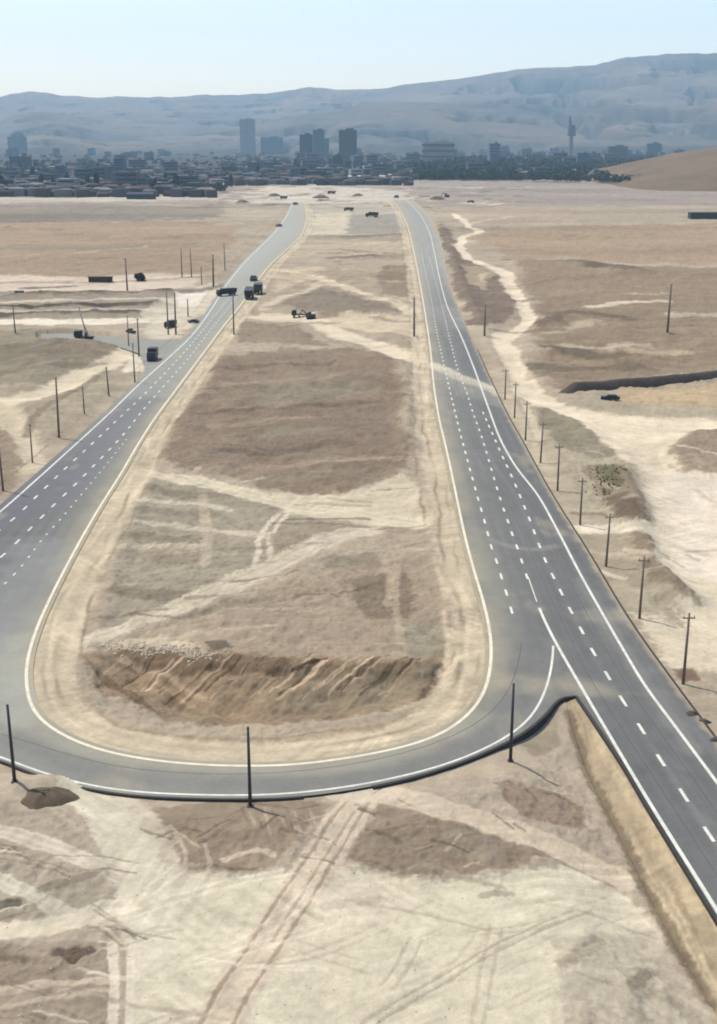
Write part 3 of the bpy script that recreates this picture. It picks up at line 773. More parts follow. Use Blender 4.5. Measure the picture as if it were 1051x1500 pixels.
quads = np.stack([i, i + 1, i + nc + 1, i + nc], -1).reshape(-1, 4)
g = np_mesh('ground', np.stack([X, Yg, Zg], 1), quads, M_ground, CG)
link(g); tag(g, 'dry bare earth plain crossed by worn dirt tracks', 'ground', kind='structure')


ZG2 = Zg.reshape(len(Yr), len(s_all))


def gz(x, y):
    r = min(max(int(np.searchsorted(Yr, y)) - 1, 0), len(Yr) - 2)
    ty = (y - Yr[r]) / (Yr[r + 1] - Yr[r]); out = []
    for k in (r, r + 1):
        sv = x / wY[k]; c = min(max(int(np.searchsorted(s_all, sv)) - 1, 0), len(s_all) - 2)
        tx = (sv - s_all[c]) / (s_all[c + 1] - s_all[c]); out.append(ZG2[k, c] * (1 - tx) + ZG2[k, c + 1] * tx)
    return float(out[0] * (1 - ty) + out[1] * ty)


def on_ground(px, py):
    z = 0.0
    for _ in range(4):
        x, y = G(px, py, z); z = gz(x, y)
        if float(masked(np.array([x]), np.array([y]), ring, 5, poly_sdf, 1e3)[0]) < 0: z = ZR
    return Vector((x, y, z))


# ------------------------------------------------------------------ road sheet
def inside(P, pts):
    return poly_sdf(P[:, 0], P[:, 1], pts)


cand = []
for y in np.arange(1500, 292, -1.7):
    Yv = G(525, y, ZR)[1]; stepx = 3.4 / F * Yv
    lim = .42 * max(Yv, 150)
    xs = np.arange(-lim, lim, stepx)
    cand.append(np.stack([xs, np.full_like(xs, Yv)], 1))
cand = np.vstack(cand)
cand = cand[inside(cand, ring) < -.35]
allp = np.vstack([ring, cand])
nb = len(ring)
vo, eo, fo, *_ = delaunay_2d_cdt([Vector(p) for p in allp], [], [list(range(nb))], 1, 1e-4)
RV = np.array([(v.x, v.y) for v in vo])
RF = np.array([f for f in fo if len(f) == 3])


def asphalt_col(x, y):
    base = S(109, 109, 109)
    n1 = fbm(x, y, 30, 3, ox=50)[:, None]; n2 = fbm(x * .9, y * .12, 2.2, 3, ox=51)[:, None]
    c = base * (1 + .14 * n1 + .08 * n2)
    light = S(146, 145, 139); dust = S(190, 177, 150); blue = S(110, 109, 117)
    def mixin(k, col):
        nonlocal c
        k = np.clip(k, 0, 1)[:, None]; c = c * (1 - k) + col * k
    dr_ = line_dist(x, y, RRIGHT[::2]); dl_ = line_dist(x, y, INNER[::3])
    q = np.minimum(dr_, dl_)
    c = c * (1 + .09 * np.cos(2 * np.pi * q / 1.83) * np.clip(.6 + fbm(x, y, 25, 2, ox=53), 0, 1.2))[:, None]
    c = c * (1 + .10 * sstep(.1, .5, fbm(x, y, 4.5, 4, .6, ox=54)) - .10 * sstep(.1, .5, fbm(x, y, 3.5, 4, .6, ox=55)))[:, None]
    di = line_dist(x, y, INNER[::3]); do = np.minimum(line_dist(x, y, OUTER[::3]), 99)
    # left road and the loop are older and paler
    mixin(.65 * sstep(12, -18, x) * sstep(160, 105, y), light)
    mixin(.55 * sstep(160, 320, y) * sstep(40, -20, x), S(182, 182, 172))
    mixin(.7 * sstep(330, 600, y), S(178, 176, 168))
    lp = L([(-40, 770), (60, 730), (150, 660), (220, 590)], ZR); mixin(.7 * (1 - sstep(3, 9, line_dist(x, y, lp))), blue)
    # dust washed along the inner shoulder
    mixin(.60 * np.exp(-(di / 2.2) ** 2) * np.clip(.8 + fbm(x, y, 12, 3, ox=52), .2, 1), dust)
    mixin(.35 * np.exp(-(di / 6) ** 2), S(150, 147, 136))
    mixin(.42 * np.exp(-(do / 1.3) ** 2), S(140, 138, 132))
    ed = np.minimum(line_dist(x, y, IN_EDGE[::2]), line_dist(x, y, RREDGE[::2])) + .5 * fbm(x, y, 2.2, 3, ox=56)
    mixin(.8 * (1 - sstep(.1, .75, ed)), S(186, 170, 140))
    mixin(.55 * sstep(.22, .5, fbm(x * .8, y * .35, 7, 4, .6, ox=57)), S(164, 155, 138))
    def band(px, hw, soft, col, a):
        d = line_dist(x, y, L(px, ZR)) + fbm(x, y, 5, 3, ox=len(px) * 7 + hw) * soft
        mixin(a * (1 - sstep(hw - soft * .5, hw + soft, d)), col)
    band([(630, 533), (680, 555), (750, 582)], 1.9, 1.2, S(214, 203, 178), .9)
    band([(640, 545), (690, 570), (740, 590)], 3, 3, S(160, 156, 146), .5)
    band([(620, 450), (660, 460), (690, 480)], 5, 5, S(158, 154, 152), .4)
    band([(955, 915), (915, 905), (870, 905)], 1.2, 2.6, S(172, 164, 146), .6)
    band([(730, 1003), (790, 1002), (850, 1008), (900, 1016)], .9, 2.0, S(166, 157, 138), .65)
    band([(812, 800), (780, 805), (740, 798), (720, 790)], .5, .6, S(150, 144, 138), .6)
    band([(850, 850), (900, 930), (960, 1020), (1020, 1100)], .8, 1.0, S(146, 144, 138), .45)
    band([(700, 780), (720, 840), (745, 910), (750, 960)], .9, 1.6, S(144, 142, 132), .5)
    band([(60, 1060), (140, 1098), (260, 1122), (380, 1130), (500, 1122), (620, 1094), (700, 1050)], 1.1, 1.4, S(158, 154, 142), .7)
    band([(20, 1080), (120, 1122), (260, 1142), (380, 1146), (500, 1140), (640, 1108), (730, 1055), (760, 1000)], .9, 1.2, S(122, 121, 119), .55)
    band([(20, 940), (10, 1000), (30, 1050)], 1.6, 2.5, S(172, 172, 162), .6)
    band([(60, 800), (30, 860), (0, 920)], 2.5, 4, S(146, 146, 146), .5)
    band([(760, 900), (775, 940), (770, 980)], 1.6, 1.6, S(116, 115, 114), .5)
    for k in range(16):       # thin tyre marks along the right road
        o = random.uniform(-3, 14)
        q = np.abs(line_dist(x, y, RRIGHT[::4]) - abs(o)); mixin(.16 * np.exp(-(q / .25) ** 2) * np.clip(.5 + 1.5 * fbm(x, y, 22, 2, ox=60 + k), 0, 1), random.choice([S(96, 97, 100), S(146, 144, 140)]))
    return np.clip(c, .01, 1)


road = np_mesh('road', np.column_stack([RV, np.full(len(RV), ZR)]), RF, M_asph, asphalt_col(RV[:, 0], RV[:, 1]))
link(road); tag(road, 'grey asphalt dual carriageway ending in a wide turning loop', 'road', kind='structure')
bm = bmesh.new(); bm.from_mesh(road.data); bmesh.ops.recalc_face_normals(bm, faces=bm.faces)
if sum(f.normal.z for f in bm.faces) < 0: bmesh.ops.reverse_faces(bm, faces=bm.faces)
bm.to_mesh(road.data); bm.free()

# side road joining from the left; runs in a little below the carriageway edge
SV = resample(np.vstack([SIDE, SIDE[:1]]), 1.5)[:-1]
vo, eo, fo, *_ = delaunay_2d_cdt([Vector(p) for p in SV], [], [list(range(len(SV)))], 1, 1e-4)
v = np.array([(p.x, p.y) for p in vo]); fq = np.array([f for f in fo if len(f) == 3])
kk = np.clip(.5 + .8 * fbm(v[:, 0], v[:, 1], 6, 3, ox=88), 0, 1)[:, None]
o = np_mesh('road', np.column_stack([v, np.full(len(v), ZR - .04)]), fq, M_asph, S(142, 142, 138) * (1 - kk * .5) + S(176, 168, 150) * kk * .5)
link(o); tag(o, 'short grey side road flaring into the left carriageway', 'road', kind='structure')


# ------------------------------------------------------------------ painted markings
def ribbon(P, w, z):
    Lp = offset(P, w / 2); Rp = offset(P, -w / 2); n = len(P)
    v = np.vstack([np.column_stack([Lp, np.full(n, z)]), np.column_stack([Rp, np.full(n, z)])])
    q = np.array([(k, n + k, n + k + 1, k + 1) for k in range(n - 1)])
    return v, q


def cutY(P, lo, hi):
    return P[(P[:, 1] > lo) & (P[:, 1] < hi)]


def mark(name, P, w, m, z=ZR + .012):
    v, q = ribbon(P, w, z); o = np_mesh(name, v, q, m); link(o, road)
    return o


mark('edge_line', INNER, .36, M_line)
mark('edge_line', LEFTL, .34, M_linew)
mark('edge_line', OUTER[:-2], .26, M_linew)
mark('edge_line', RRIGHT, .34, M_linew)
M_joint = mat('joint_sealant', tuple(S(84, 84, 84)), .8, noise=[(.4, .25)])
for P_, o_ in ((RRIGHT, -1.9), (RRIGHT, -5.4), (OUTER[20:-2], 3.6), (LEFTL, 5.2)):
    J = relax(resample(offset(P_, o_), 3.0), 2); J = J + .05 * np.stack([perlin(J[:, 1] * .2, J[:, 0] * .2), perlin(J[:, 0] * .2, J[:, 1] * .2)], 1)
    mark('paving_joint', J, .07, M_joint, ZR + .005)
k0 = np.argmin(np.linalg.norm(RLEFT - np.array(G(790, 891, ZR)), axis=1))
mark('edge_line', RLEFT[k0:], .34, M_linew, ZR + .018)
mark('guide_line', RLEFT[:k0 - 1], .14, M_linew)


def dashes(px, length, period, phase, w):
    P = curve(px, step=.25)
    s = np.arange(len(P)) * .25
    V = []; Q = []
    t = phase
    while t + length < s[-1]:
        seg = P[(s >= t) & (s <= t + length)]
        if len(seg) > 2:
            v, q = ribbon(seg[[0, len(seg) // 2, -1]], w, ZR + .014); Q.append(q + sum(len(a) for a in V)); V.append(v)
        t += period
    o = np_mesh('lane_dashes', np.vstack(V), np.vstack(Q), M_linew); link(o, road)


c1 = [(751, 899), (742.5, 870), (734.5, 844), (728, 823), (720, 801), (715, 782), (710, 763), (696, 714), (676, 640), (667, 604), (660, 575), (652, 540), (641, 490), (634, 450), (625, 405), (618, 372)]
c2 = [(774, 850), (765, 823), (758, 802), (750.5, 782), (744.5, 764), (738.5, 747), (728, 714), (706, 640), (693, 604), (684, 575), (672, 545), (660, 500), (651, 462), (640, 418), (629, 375)]
c3 = [(1100, 1310), (1035.5, 1217), (999, 1160), (966, 1110), (937.6, 1064), (910.6, 1023), (887, 984), (867, 951), (849.4, 918), (834.5, 891), (822.5, 868), (812, 847), (801, 825), (792, 803), (784, 782), (777, 763), (770, 746), (764, 731), (750, 698), (738, 672), (722, 636), (706, 600)]
dashes(c1, 2.3, 6.0, 0.0, .30); dashes(c2, 2.3, 6.0, .3, .30); dashes(c3, 2.5, 6.2, 1.0, .32)
l1 = [(-60, 822), (20, 760), (58, 723), (92, 690), (130, 655), (170, 617), (205, 584), (248, 540), (284, 500), (318, 458), (345, 425)]
l2 = [(-60, 862), (4, 814), (42, 777), (78, 741), (110, 710), (138, 682), (178, 640), (212, 598), (240, 566), (272, 530), (305, 488), (335, 450), (360, 418)]
l3 = [(-60, 915), (0, 862), (28, 834), (64, 788), (86, 764), (120, 724), (150, 688), (190, 638)]
dashes(l1, 2.0, 6.0, 0, .32); dashes(l2, 2.0, 6.0, 0, .32); dashes(l3, 1.0, 3.4, 0, .22)


# ------------------------------------------------------------------ dark kerbs
def kerb(P, label, hgt=.05, th=.22, bot=-.5):
    V = []; n = len(P)
    for off_, z in ((.0, ZR - .1), (.0, ZR + hgt), (-th, ZR + hgt - .02), (-th - .10, bot)):
        V.append(np.column_stack([offset(P, off_), np.full(n, z)]))
    V = np.vstack(V); Q = []
    for a in range(3):
        for k in range(n - 1): Q.append((a * n + k, a * n + k + 1, (a + 1) * n + k + 1, (a + 1) * n + k))
    o = np_mesh('kerb', V, np.array(Q), M_kerb, smooth_=False); link(o); tag(o, label, 'kerb', kind='structure')


ku = OUTK
xs = ku[:, 0]
kA = ku[(ku[:, 0] < G(452, 1166, ZR)[0])]
kB = ku[(ku[:, 0] > G(534, 1154, ZR)[0])]
kerb(kA, 'low black kerb round the left outer side of the turning loop')
kerb(np.vstack([kB, RLEDGE[2:70]]), 'thick black kerb curving round the road fork and down the slope', hgt=.10, th=.28)
kerb(cutY(RREDGE, 60, 330)[::-1] if RREDGE[0, 1] < RREDGE[-1, 1] else cutY(RREDGE, 60, 330)[::-1], 'thin black kerb along the far right edge of the right carriageway', hgt=.06, th=.24)


# ------------------------------------------------------------------ dark earth bank on the right, rubble, mounds
def bank(P, wid, hgt, name, label, m, seed=1):
    P = resample(P, 1.2); n = len(P); prof = [(-1, -.4), (-.8, .25), (-.45, .85), (-.1, 1.0), (.3, .92), (.7, .4), (1, -.4)]
    V = []
    for a, h in prof:
        q = offset(P, a * wid)
        nz = .45 * fbm(q[:, 0], q[:, 1], 6, 3, ox=seed + a)
        base = ground_z(q[:, 0], q[:, 1])
        env = np.clip(np.minimum(np.arange(n), np.arange(n)[::-1]) / 4, .15, 1)
        V.append(np.column_stack([q[:, 0] + nz * .5, q[:, 1] + nz * .6, base + h * hgt * env * (1 + .25 * nz)]))
    V = np.vstack(V); Q = [(a * n + k, a * n + k + 1, (a + 1) * n + k + 1, (a + 1) * n + k) for a in range(len(prof) - 1) for k in range(n - 1)]
    o = np_mesh(name, V, np.array(Q), m); link(o); tag(o, label, 'bank')
    return o


bank(BERM, 3.0, 2.5, 'earth_bank', 'long dark earth bank running to the right above the pale clearing', M_bank, 3)


def mound(px, py, rx, ry, h, label, m, seed):
    c = on_ground(px, py); nr_, na = 9, 28; V = []; Q = []
    for a in range(nr_):
        r = a / (nr_ - 1)
        for b in range(na):
            t = 2 * math.pi * b / na
            k = 1 + .10 * math.sin(3 * t + seed) + .06 * math.sin(7 * t + seed * 2)
            x = c.x + rx * r * k * math.cos(t); y = c.y + ry * r * k * math.sin(t)
            zz = h * (1 - r ** 2.2) * (1 + .10 * math.sin(4 * t + 5 * r + seed) + .3 * float(perlin(np.array([x * .9]), np.array([y * .9]))[0]))
            V.append((x - c.x, y - c.y, zz - .12))
    for a in range(nr_ - 1):
        for b in range(na):
            Q.append((a * na + b, (a + 1) * na + b, (a + 1) * na + (b + 1) % na, a * na + (b + 1) % na))
    o = np_mesh('soil_heap', np.array(V), np.array(Q), m); o.location = c; link(o); tag(o, label, 'soil heap')


mound(70, 1166, 2.5, 1.7, .8, 'flat brown soil heap beside the black kerb at lower left', M_mound, 1)
mound(108, 1400, 1.3, 1.1, .35, 'small dark soil heap beside a pale track near the bottom left', M_mound, 2)


def rock(mb, c, r, rnd):
    b = len(mb.v); n, m_ = 6, 4
    k = [rnd.uniform(.65, 1.25) for _ in range(40)]
    mb.v.append((c[0], c[1], c[2] + r * .8))
    for i in range(1, m_):
        ph = math.pi * .62 * i / (m_ - 1)
        for j in range(n):
            t = 2 * math.pi * j / n + i * .4; q = r * k[(i * 7 + j) % 40]
            mb.v.append((c[0] + q * math.sin(ph) * math.cos(t), c[1] + q * math.sin(ph) * math.sin(t), c[2] + r * .8 * math.cos(ph) * k[(i + j) % 40]))
    for j in range(n): mb.f.append((b, b + 1 + j, b + 1 + (j + 1) % n))
    for i in range(m_ - 2):
        for j in range(n):
            a = b + 1 + i * n; mb.f.append((a + j, a + n + j, a + n + (j + 1) % n, a + (j + 1) % n))


rnd = random.Random(5)
mb = MB()
for _ in range(420):
    t = rnd.random(); px = 165 + 150 * t + rnd.gauss(0, 10); py = 948 + 18 * t + rnd.gauss(0, 5)
    x, y = G(px, py); rock(mb, (x, y, gz(x, y) - .03), rnd.uniform(.06, .26), rnd)
o = mb.build('rubble', M_stone); tag(o, 'pale broken rubble strewn along the rim of the cut', 'rubble', kind='stuff')
mb = MB()
for _ in range(900):
    px = rnd.uniform(-80, 1130); py = rnd.uniform(1130, 1530) if rnd.random() < .55 else rnd.uniform(520, 1130)
    x, y = G(px, py)
    if poly_sdf(np.array([x]), np.array([y]), ring)[0] < 1.5: continue
    rock(mb, (x, y, gz(x, y) - .02), rnd.uniform(.03, .10), rnd)
o = mb.build('gravel', M_stone); tag(o, 'scattered small stones over the bare earth', 'gravel', kind='stuff')
for i, (px, py, r, lab) in enumerate(((1014, 1046, .45, 'small dark boulder beside the right road edge, upper one'), (1030, 1058, .6, 'wide dark boulder beside the right road edge, lower one'),
                                      (1046, 1084, .4, 'dark boulder touching the kerb by the right picture edge'))):
    p = on_ground(px, py); mb = MB(); rock(mb, (0, 0, 0), r, rnd); o = mb.build('boulder', M_dstone); o.location = p; o.scale = (1.3, 1, .8); tag(o, lab, 'boulder')
# dry low scrub
mb = MB()
def tuft(mb, c, r, rnd, n=14):
    for _ in range(n):
        a = rnd.uniform(0, 6.28); l = r * rnd.uniform(.5, 1.1); e = rnd.uniform(.4, 1.3)
        d = Vector((math.cos(a) * math.cos(e), math.sin(a) * math.cos(e), math.sin(e))) * l
        w = Vector((-math.sin(a), math.cos(a), 0)) * r * .16; b = len(mb.v); c = Vector(c)
        mb.v += [tuple(c + d * .2 - w), tuple(c + d * .2 + w), tuple(c + d + w * .5), tuple(c + d - w * .5)]; mb.f.append((b, b + 1, b + 2, b + 3))
for _ in range(120):
    if rnd.random() < .95: px = rnd.gauss(888, 14); py = rnd.gauss(712, 12)
    else: px = rnd.uniform(740, 960); py = rnd.uniform(600, 880)
    x, y = G(px, py)
    if poly_sdf(np.array([x]), np.array([y]), ring)[0] < 2: continue
    tuft(mb, (x, y, gz(x, y) - .05), rnd.uniform(.14, .34) * (1.25 if abs(px - 888) < 30 and abs(py - 712) < 24 else 1), rnd)
for _ in range(900):
    px = rnd.uniform(-60, 760); py = rnd.uniform(540, 1300); x, y = G(px, py)
    if poly_sdf(np.array([x]), np.array([y]), ring)[0] < 3: continue
    if fbm(np.array([x]), np.array([y]), 14, 2, ox=77)[0] < .1: continue
    tuft(mb, (x, y, gz(x, y) - .05), rnd.uniform(.07, .17), rnd, 9)
o = mb.build('scrub', M_scrub); tag(o, 'sparse olive scrub dotted over the dry slopes', 'scrub', kind='stuff')


# ------------------------------------------------------------------ poles
def make_pole(px, pb, pt, label, group, style, r=.14, m=None):
    p = on_ground(px, pb); h = height_at(p.y, pt) - p.z
    t = empty('utility_pole' if style != 'post' else 'steel_post', p)
    if style != 'post': t.rotation_euler = (R(random.gauss(0, .7)), R(random.gauss(0, .9)), R(random.gauss(0, 9)))
    tag(t, label, 'pole' if style != 'post' else 'post', group)
    m = m or M_wood
    MB().tube((0, 0, -.6), (0, 0, h), r * 1.15, r * .75, 12).build('shaft', m, t, shade=True)
    if style == 'cross':
        MB().box((0, 0, h - .55), (1.3, .11, .12)).build('crossarm', m, t)
        for sx in (-.55, .55):
            MB().tube((sx, 0, h - .49), (sx, 0, h - .28), .05, .04, 8).build('insulator', M_greyp, t)
    elif style == 'plain':
        MB().box((0, 0, h - .35), (.7, .10, .10)).build('crossarm', m, t)
    elif style == 'post':
        MB().box((0, 0, .03), (.55, .55, .08)).build('base_plate', m, t)
        MB().tube((0, 0, h), (0, 0, h + .08), r * .9, r * .5, 12).build('cap', m, t)
    return t


for px, pb, pt, lab in ((22, 1146, 1033, 'slim dark steel post beside the kerb at the loop, leftmost of three'), (367, 1181, 1066, 'slim dark steel post standing below the middle of the loop'),
                        (748, 1115, 1002, 'slim dark steel post beside the road fork with the thick kerb')):
    make_pole(px, pb, pt, lab, 'steel posts round the turning loop', 'post', .15, M_steel)
right_row = [(1001, 1002, 898), (937, 906, 815), (888, 830, 752), (850, 769, 700), (817, 719, 650), (792, 678, 618), (770, 645, 588), (754, 612, 560), (740, 585, 540)]
words = ['first', 'second', 'third', 'fourth', 'fifth', 'sixth', 'seventh', 'eighth', 'ninth']
for (px, pb, pt), w in zip(right_row, words):
    make_pole(px, pb, pt, 'wooden pole with crossarm, %s from the front in the row right of the road' % w, 'pole row along the right road', 'cross', .15)
for px, pb, pt, lab, st, r in (
    (607, 493, 436, 'tall dark pole standing at the median edge of the right road', 'plain', .28), (710, 492, 445, 'dark pole between the right road and the winding track', 'plain', .26),
    (978, 487, 416, 'tall brown pole alone in the brown field at far right', 'plain', .30), (343, 490, 430, 'dark pole on the median edge beside the left road and the truck', 'plain', .22),
    (5, 719, 617, 'tall brown pole at the left picture edge beside the road', 'plain', .17), (87, 641, 552, 'tall brown pole on the pale verge left of the left road', 'plain', .20),
    (48, 678, 620, 'short pole between the two tall poles left of the road', 'plain', .13), (124, 606, 566, 'short pole just beyond the tall verge pole on the left', 'plain', .14),
    (160, 580, 537, 'pole beside the pale track below the side road', 'plain', .17), (204, 522, 466, 'grey pole standing at the side road junction behind the black truck', 'plain', .2),
    (189, 508, 462, 'thin grey pole next to the grey pickup on the side road', 'plain', .15), (247, 490, 428, 'left one of two close poles above the dark parked truck', 'plain', .22),
    (258, 490, 428, 'right one of two close poles above the dark parked truck', 'plain', .26), (187, 426, 378, 'brown pole on the pale strip beside the round dark bush', 'cross', .30),
    (267, 406, 364, 'left one of two thin poles at the far side of the left fields', 'plain', .22), (281, 406, 364, 'right one of two thin poles at the far side of the left fields', 'plain', .22),
    (313, 419, 373, 'thick dark pole beside the left road behind the big truck', 'plain', .34), (330, 396, 356, 'faint pole beyond the thick dark pole by the left road', 'plain', .2),
    (296, 417, 390, 'short faint pole left of the thick dark pole', 'plain', .2), (276, 464, 438, 'short grey pole on the pale gravel beside the left road', 'plain', .2),
    (23, 490, 450, 'faint pole at the far left beside the pale strip road', 'plain', .2), (198, 560, 502, 'pale pole at the corner of the side road and left road', 'plain', .16)):
    make_pole(px, pb, pt, lab, None, st, r, M_greyp if 'grey' in lab or 'faint' in lab or 'pale pole' in lab else None)


# ------------------------------------------------------------------ vehicles
def wheel(t, x, y, r, w=.3):
    wv = MB().tube((x - w / 2, y, r), (x + w / 2, y, r), r, r, 14).build('wheel', M_tyre, t)
    MB().tube((x - w / 2 - .01, y, r), (x + w / 2 + .01, y, r), r * .5, r * .5, 10).build('rim', M_greyp, wv)


def car(px, py, rz, label, m, s=1.0, pick=False):
    p = on_ground(px, py); t = empty('pickup_truck' if pick else 'parked_car', p, rz); tag(t, label, 'pickup' if pick else 'car')
    s *= 1.3; t.scale = (s, s, s)
    MB().prism([(-2.2, .35), (2.2, .35), (2.25, .75), (2.1, .95), (-2.1, 1.0), (-2.25, .8)], -.88, .88).build('body', m, t, .05)
    if pick: MB().prism([(-.3, .98), (1.3, .98), (.85, 1.65), (-.2, 1.68)], -.78, .78).build('cab', M_glass, t, .04)
    else: MB().prism([(-1.7, .98), (1.2, .96), (.6, 1.48), (-1.2, 1.5)], -.76, .76).build('cabin', M_glass, t, .05)
    for sx in (-.78, .78):
        for sy in (-1.35, 1.4): wheel(t, sx, sy, .34, .24)
    for sx in (-.6, .6): MB().box((sx, 2.24, .72), (.32, .06, .16)).build('headlight', M_pale, t)


def truck(px, py, rz, label, m, length=7.5, tall=2.9, load='box', s=1.0):
    p = on_ground(px, py); t = empty('lorry', p, rz); tag(t, label, 'truck'); s *= 1.32; t.scale = (s, s, s)
    L_ = length
    MB().box((0, 0, .85), (1.1, L_, .28)).build('chassis', M_black, t)
    y1 = L_ / 2
    MB().prism([(y1 - 2.0, .75), (y1, .75), (y1 + .02, 1.7), (y1 - .35, 2.75), (y1 - 2.0, 2.8)], -1.15, 1.15).build('cab', m, t, .06)
    MB().box((0, y1 - .14, 2.15), (1.9, .10, .75), rx=R(18)).build('windscreen', M_glass, t)
    if load == 'box':
        MB().prism([(-y1, 1.2), (y1 - 2.2, 1.2), (y1 - 2.2, tall + .2), (-y1 - .3, tall)], -1.22, 1.22).build('cargo_box', m, t, .05)
    elif load == 'tip':
        MB().prism([(-y1, 1.2), (y1 - 2.2, 1.05), (y1 - 2.1, tall), (y1 - 1.4, tall + .2), (y1 - 2.2, tall), (-y1 - .5, tall - .3)], -1.25, 1.25).build('tipper_body', m, t)
    else:
        MB().box((0, -1.0, 1.12), (2.4, L_ - 2.2, .2)).build('flat_bed', m, t)
    for sx in (-.95, .95):
        for sy in (y1 - 1.0, -y1 + 1.1, -y1 + 2.3): wheel(t, sx, sy, .5, .34)
    return t


def digger(px, py, rz, label, m, s=1.0):
    p = on_ground(px, py); t = empty('excavator', p, rz); tag(t, label, 'digger'); s *= 1.3; t.scale = (s, s, s)
    for sx in (-1.1, 1.1):
        MB().prism([(-1.8, .1), (-1.5, 0), (1.5, 0), (1.8, .1), (1.9, .5), (1.6, .85), (-1.6, .85), (-1.9, .5)], sx - .28, sx + .28).build('track', M_tyre, t)
    MB().box((0, -.3, 1.5), (2.5, 3.0, .95)).build('engine_house', m, t, .08)
    MB().box((-.7, .7, 2.3), (1.0, 1.3, 1.5)).build('cab', M_glass, t, .06)
    MB().tube((.4, .9, 1.7), (.4, 3.6, 3.6), .28, .22, 8).build('boom', m, t)
    MB().tube((.4, 3.5, 3.6), (.4, 5.0, 1.4), .2, .16, 8).build('dipper_arm', m, t)
    MB().box((.4, 4.8, .9), (.9, .8, .9), taper=.7).build('bucket', M_dark, t)


lane_r = math.atan2(G(334, 415)[0] - G(224, 560)[0], G(334, 415)[1] - G(224, 560)[1])
truck(332, 433, -lane_r + R(128), 'large black lorry on the left road beside the dark pole', M_black, 9.0, 3.0, 'box', .66)
truck(366, 437, -lane_r, 'black tipper lorry on the left road edge, front one of a pair', M_black, 7, 3.0, 'tip', .95)
truck(379, 430, -lane_r, 'black lorry on the left road edge, rear one of a pair', M_dark, 6.5, 3.1, 'box', .95)
car(372, 411, -lane_r, 'small dark car just beyond the two lorries on the left road', M_dark, 1.15)
truck(224, 529, -lane_r + math.pi, 'black lorry turning from the side road onto the left road', M_black, 6.0, 3.5, 'box', .72)
tl = truck(443, 464, R(90), 'long black flatbed lorry parked on the pale dirt track', M_black, 8.5, 2.0, 'flat', .62)
digger(456, 463, R(100), 'dark excavator standing just behind the flatbed lorry on the dirt', M_dark, .62)
# crane lorry
p = on_ground(124, 497); t = truck(124, 497, R(65), 'dark crane lorry with a raised pale boom on the side road', M_black, 7, 2.0, 'flat', .66)
MB().tube((0, -.8, 1.2), (0, -.8, 2.3), .5, .45, 12).build('turret', M_dark, t)
MB().tube((0, -.8, 2.2), (-1.2, .6, 11.5), .30, .18, 8).build('boom', M_pale, t)
MB().tube((0, -1.9, 1.3), (-.6, -.1, 6.3), .10, .10, 8).build('ram', M_greyp, t)
car(192, 488, R(40), 'grey pickup on the side road beside the thin grey pole', M_dark, .66, True)
truck(250, 480, R(150), 'dark lorry parked under the two close poles', M_black, 6, 3.0, 'box', .55)
car(284, 473, R(70), 'small dark car on the gravel near the short grey pole', M_dark, .62)
car(409, 332, -R(25), 'black car on the far part of the left road', M_black, 1.0)
car(433, 300, -R(20), 'tiny black car at the far end of the left road', M_black, 1.2)
truck(545, 318, R(80), 'dark lorry on the far grey yard between the roads', M_black, 9, 3.4, 'box', .8)
truck(511, 309, R(100), 'brownish dark lorry left of the far yard lorry', M_rust, 9, 3.2, 'box', .65)
truck(486, 284, R(70), 'dark lorry beside the broad soil heap between the far road ends', M_rust, 8, 3.0, 'tip', .8)
truck(416, 291, R(120), 'dark tipper lorry on the pale gravel yard left of the far road end', M_dark, 8, 3.0, 'tip', .7)
digger(655, 289, R(60), 'dark excavator on the soil beside the far end of the right road', M_dark, 1.0)
car(690, 297, R(80), 'small dark car on open ground right of the winding track top', M_dark, 1.2)
car(581, 290, R(10), 'dark car at the far end of the right road', M_dark, 1.5)
car(894, 586, R(80), 'small dark car parked in front of the dark earth bank', M_black, .72)


# container, shed, bush
def simple_box_building(name, px, py, dims, label, cat, mw, mr, rz=0.0, gable=0.0, door=True, group=None):
    p = on_ground(px, py); t = empty(name, (p.x, p.y, p.z - .1), rz); tag(t, label, cat, group)
    w, d, h = dims
    MB().box((0, d / 2, h / 2), (w, d, h)).build('wall', mw, t)
    if gable:
        V = MB(); b = V.v; b += [(-w / 2 - .3, -.3, h), (w / 2 + .3, -.3, h), (w / 2 + .3, d + .3, h), (-w / 2 - .3, d + .3, h), (-w / 2 - .3, d / 2, h + gable), (w / 2 + .3, d / 2, h + gable)]
        V.f += [(0, 1, 5, 4), (2, 3, 4, 5), (0, 4, 3), (1, 2, 5), (3, 2, 1, 0)]; V.build('roof', mr, t)
    else:
        MB().box((0, d / 2, h + .12), (w + .5, d + .5, .28)).build('roof', mr, t)
    if door: MB().box((w * .2, -.03, min(1.1, h * .4)), (min(2.4, w * .2), .1, min(2.2, h * .8))).build('door', M_dark, t)
    return t


simple_box_building('freight_container', 147, 413, (9.5, 2.5, 2.0), 'rust brown freight container lying on the pale strip', 'container', M_rust, M_rust, R(2), door=True)
simple_box_building('long_shed', 1040, 321, (28, 9, 4.6), 'long black low shed in the field at the far right edge', 'shed', M_black, M_dark, R(-1))
simple_box_building('small_hut', 28, 433, (2.8, 2.4, 1.5), 'small brown hut at the edge of the pale strip, far left', 'hut', M_rust, M_dark, R(3))


